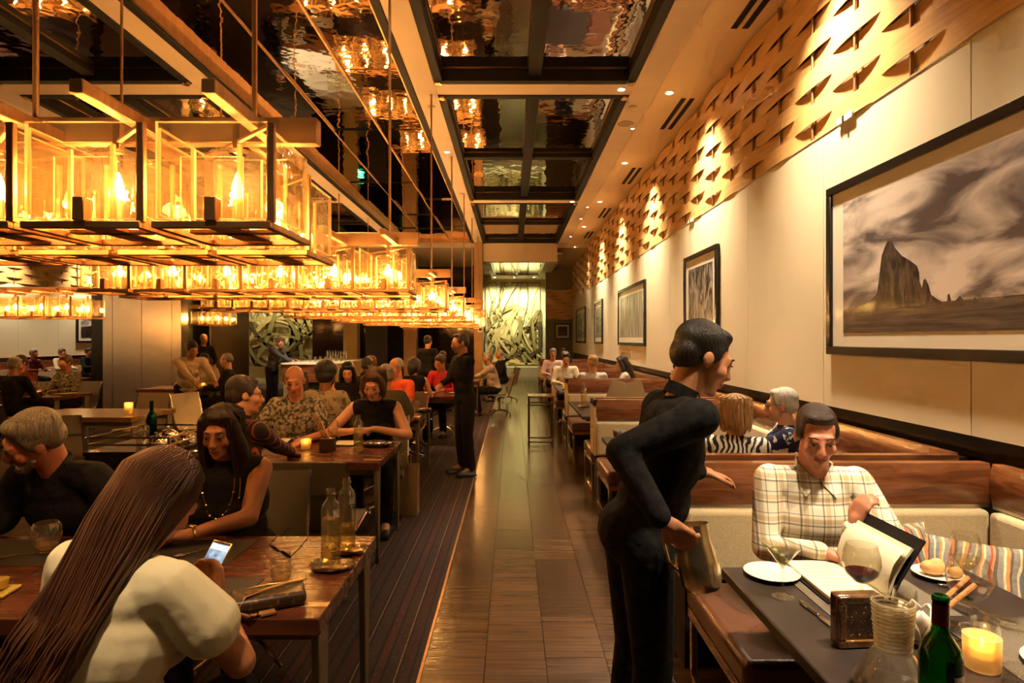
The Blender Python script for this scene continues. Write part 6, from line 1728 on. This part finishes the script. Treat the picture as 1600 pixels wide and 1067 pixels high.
# open menu
mn = thing('menu_book', 'open cream paged menu with black cover, one half lifted', 'menu', (1.24, 1.98, 0.7545))
MB().bx(-0.205, 0.0, 0.0, 0.345, 0, 0.004).obj('cover', BLACKM, mn); MB().bx(-0.195, -0.003, 0.006, 0.339, 0.004, 0.020).obj('page_block', PAPER, mn, bevel=0.003)
MB().strip([(0.0, 0.1725, 0.004), (0.035, 0.1725, 0.075), (0.075, 0.1725, 0.14), (0.115, 0.1725, 0.205)], 0.345, 0.004, side=(0, 1, 0)).obj('cover', BLACKM, mn)
MB().strip([(-0.004, 0.1625, 0.02), (0.018, 0.1625, 0.085), (0.05, 0.1625, 0.14), (0.078, 0.1625, 0.178)], 0.31, 0.008, side=(0, 1, 0)).obj('page_block', PAPER, mn, smooth=60)
MB().strip([(-0.008, 0.1525, 0.02), (-0.010, 0.1525, 0.075), (0.006, 0.1525, 0.125), (0.030, 0.1525, 0.160), (0.055, 0.1525, 0.172)], 0.31, 0.0012, side=(0, 1, 0)).obj('loose_page', PAPER, mn, smooth=60)
ink = mat('faint_ink', (0.55, 0.46, 0.30), 0.7)
for k in range(9): MB().bx(-0.175, -0.175 + 0.1 + 0.05 * ((k * 7) % 3) / 2, 0.03 + k * 0.032, 0.036 + k * 0.032, 0.0201, 0.0204).obj('text_line', ink, mn)
wine_glass(V((1.115, 1.93, TZ)), 'glass of red wine in front of the open menu', h=0.215, r=0.057, fill=0.040)
wine_glass(V((1.36, 1.80, TZ)), 'glass of red wine behind the green bottle', h=0.215, r=0.060, fill=0.042)
wine_glass(V((1.53, 2.04, TZ)), 'glass of white wine near the cushions', h=0.215, r=0.045, fill=0.030, fmat=WHITEWINE)
tumbler(V((1.24, 1.99 - 0.08, TZ)), 'water glass behind the amber block', h=0.08, water=0.3); tumbler(V((1.30, 1.66, TZ)), 'water glass between the green bottle and wine', h=0.10, water=0.6)
tumbler(V((1.18, 1.39, TZ)), 'empty clear tumbler at the table corner by the plate', h=0.11, r=0.046, water=None)
AMBER = mat('amber_glass', (0.20, 0.085, 0.018), 0.10, col2=(0.035, 0.014, 0.005), scale=16, bump=0.5, bscale=34, coat=1.0, spec=0.8)
am = thing('amber_block', 'square bubbled amber glass block vase on the booth table', 'glass block', (0.985, 1.70, TZ), R(4))
MB().bx(-0.066, 0.066, 0.012, 0.05, 0, 0.145).obj('block', AMBER, am, bevel=0.006); 
fr = MB(); fr.bx(-0.066, 0.066, 0, 0.0115, 0, 0.022); fr.bx(-0.066, 0.066, 0, 0.0115, 0.125, 0.145); fr.bx(-0.066, -0.044, 0, 0.0115, 0.022, 0.125); fr.bx(0.044, 0.066, 0, 0.0115, 0.022, 0.125); fr.obj('raised_border', AMBER, am, bevel=0.004)
bub = MB(); rr = random.Random(4)
for k in range(26): bub.sph((rr.uniform(-0.04, 0.04), 0.011, rr.uniform(0.025, 0.12)), rr.uniform(0.0015, 0.004), n=8, m=5)
o = bub.obj('bubbles', CHROME, am, smooth=True); o['kind'] = 'stuff'
# decanter with ribbed neck
dc = thing('decanter', 'glass decanter with a coiled ribbed neck and wide cone base', 'decanter', (0.945, 1.50, TZ))
body_ = [(0.088, 0.004), (0.092, 0.014), (0.088, 0.026), (0.044, 0.098)]
MB().lathe([(0.001, 0.0)] + body_ + [(q - 0.003, z) for q, z in reversed(body_)] + [(0.001, 0.006)], n=32, close=True).obj('cone', CLEAR, dc, smooth=True)
MB().lathe([(0.038, 0.098), (0.046, 0.222), (0.043, 0.222), (0.035, 0.098)], n=32, close=True).obj('neck', CLEAR, dc, smooth=True)
coil = []
for k in range(12 * 24 + 1):
    a = 2 * math.pi * k / 24; f = k / (12 * 24)
    coil.append(((0.039 + 0.008 * f) * math.cos(a), (0.039 + 0.008 * f) * math.sin(a), 0.100 + 0.120 * f))
MB().tube(coil, 0.0030, 6).obj('coil', glass('coil_glass', (0.95, 0.90, 0.78), (0.7, 0.6, 0.4), body=0.35, bodycol=(0.9, 0.8, 0.58)), dc, smooth=True)
wine_bottle(V((0.928, 1.31, TZ)), 'open green wine bottle with red foil neck', h=0.315, r=0.041, foil=mat('red_foil', (0.13, 0.012, 0.012), 0.3, 0.4, col2=(0.10, 0.01, 0.01)), rz=R(-40))
candle(V((1.243, 1.60, TZ)), 'thick frosted glass candle beside the green bottle', 0.042, 0.086, 0.12)
# white petal bowl with breadsticks
pb_ = thing('petal_bowl', 'white petal shaped bowl holding two breadsticks', 'bowl', (1.165, 1.74, TZ))
for k in range(6):
    a = R(60 * k + 12); c, s = math.cos(a), math.sin(a)
    prof = [(0.012, 0.004, 0.02), (0.034, 0.018, 0.036), (0.046, 0.05, 0.040), (0.050, 0.082, 0.026), (0.046, 0.104, 0.004)]
    vs, fs = [], []
    for r_, z, w in prof:
        for t_ in (-1, -0.5, 0, 0.5, 1):
            rr_ = r_ - 0.012 * t_ * t_
            vs.append((rr_ * c - w * t_ * s, rr_ * s + w * t_ * c, z))
    for i in range(4):
        for j in range(4): fs.append([i * 5 + j, i * 5 + j + 1, i * 5 + j + 6, i * 5 + j + 5])
    o = MB().add(vs, fs).obj('petal', PORCELAIN, pb_, smooth=True); sm_ = o.modifiers.new('solid', 'SOLIDIFY'); sm_.thickness = 0.003
MB().lathe([(0.024, 0), (0.03, 0.006), (0.012, 0.012)], n=20).obj('foot', PORCELAIN, pb_, smooth=40)
for i, dy in enumerate((-0.012, 0.014)):
    p0 = V((1.165, 1.74 + dy, TZ + 0.03)); p1 = V((1.33 + 0.02 * i, 1.76 + dy * 2, TZ + 0.165))
    o = MB().tube([p0 - V((0.03, 0, -0.005)) * 0, p0.lerp(p1, 0.5) + V((0, 0, 0.004)), p1], [0.0065, 0.0075, 0.007], 8).obj('breadstick', STICK, smooth=True)
    tag(o, 'seeded breadstick leaning in the petal bowl, ' + ('front one' if i == 0 else 'rear one'), 'breadstick', 'breadsticks')
BREAD = mat('bread_crust', (0.55, 0.24, 0.06), 0.6, col2=(0.72, 0.45, 0.18), scale=14, bump=0.3)
bp_ = plate(V((1.56, 2.215, TZ)), 0.085, 'little plate under the bread roll')
o = MB().sph((0, 0, 0.026), (0.045, 0.032, 0.026), n=18, m=10).sph((0.02, 0.008, 0.036), (0.026, 0.02, 0.02)).obj('bread_roll', BREAD, loc=(1.545, 2.22, TZ + 0.006), smooth=True); tag(o, 'golden bread roll on a little plate', 'bread')
o = MB().sph((0, 0, 0.018), (0.026, 0.022, 0.02), n=14, m=8).sph((0.015, 0.01, 0.02), (0.016, 0.016, 0.016)).obj('bread_piece', BREAD, loc=(1.605, 2.19, TZ + 0.006), smooth=True); tag(o, 'torn piece of bread beside the roll', 'bread')
leaf_tray(V((1.53, 1.80, TZ + 0.003)), 'clear glass leaf dish with butter', 0.085, 0.06, CLEAR)
o = MB().bx(-0.016, 0.016, -0.012, 0.012, 0, 0.018).obj('butter', mat('butter', (0.85, 0.66, 0.20), 0.4, col2=(0.8, 0.6, 0.16)), loc=(1.545, 1.795, TZ + 0.009), rz=R(20), bevel=0.005); tag(o, 'pat of yellow butter on the glass leaf dish', 'butter')
cutlery('table_knife', (1.42, 1.96, TZ + 0.022), (1.50, 1.79, TZ + 0.022), 'butter knife resting on the glass leaf dish')
cutlery('table_knife', (0.952, 1.995, TZ), (0.975, 1.775, TZ), 'steak knife lying beside the martini glass')
cutlery('table_knife', (1.50, 2.13, TZ), (1.68, 2.10, TZ), 'knife at the edge of the table by the cushions')
plate(V((1.475, 1.58, TZ)), 0.115, 'white plate beside the frosted candle')
o = MB().sph((0, 0, 0.03), (0.09, 0.05, 0.03), n=16, m=8).sph((0.05, 0.03, 0.03), (0.06, 0.05, 0.035)).obj('dark_napkin', BLACKCLOTH, loc=(1.80, 2.20, 0.468), smooth=True); tag(o, 'crumpled dark cloth on the wall bench', 'napkin')
# ---- other booth tables
for i, (y, l, x) in enumerate(((7.75, 'third booth table', 0.92), (10.5, 'fourth booth table', 0.92))):
    water_bottle(V((x, y, 0.764)), 'tall water bottle on a tray on the ' + l, h=0.31)
    leaf_tray(V((x, y, TZ)), 'small silvery tray on the ' + l, 0.07, 0.06)
candle(V((0.94, 10.75, TZ)), 'candle next to the bottle on the fourth booth table')
tumbler(V((1.02, 7.5, TZ)), 'water glass next to the bottle on the third booth table')
np = MB()
for s in (-1, 1): np.strip([(0.0, 0, 0.0), (s * 0.10, -0.03, 0.06), (s * 0.22, -0.04, 0.10)], 0.30, 0.002, side=(0, -0.3, 1))
o = np.obj('newspaper', PAPER, loc=(1.42, 7.55, 0.90), smooth=60); tag(o, 'open newspaper held up in the third booth', 'newspaper')
# pitcher carried by the waiter
pt = thing('water_pitcher', 'shiny metal pitcher in the hand of the waiter', 'pitcher', (0.60, 1.90, 0.835))
MB().lathe([(0.001, 0.0), (0.050, 0.0), (0.062, 0.02), (0.064, 0.09), (0.054, 0.15), (0.056, 0.20), (0.053, 0.20), (0.050, 0.15), (0.060, 0.09), (0.058, 0.022), (0.001, 0.01)], n=30).obj('jug', mat('brassy_steel', (0.80, 0.68, 0.42), 0.24, 1.0, col2=(0.72, 0.6, 0.36)), pt, smooth=True)
MB().tube([(0.050, -0.006, 0.185), (0.085, -0.02, 0.19), (0.095, -0.025, 0.15), (0.09, -0.022, 0.09), (0.060, -0.008, 0.06)], 0.007, 8).obj('handle', CHROME, pt, smooth=True)
pt.rotation_euler = (R(8), R(10), R(170))
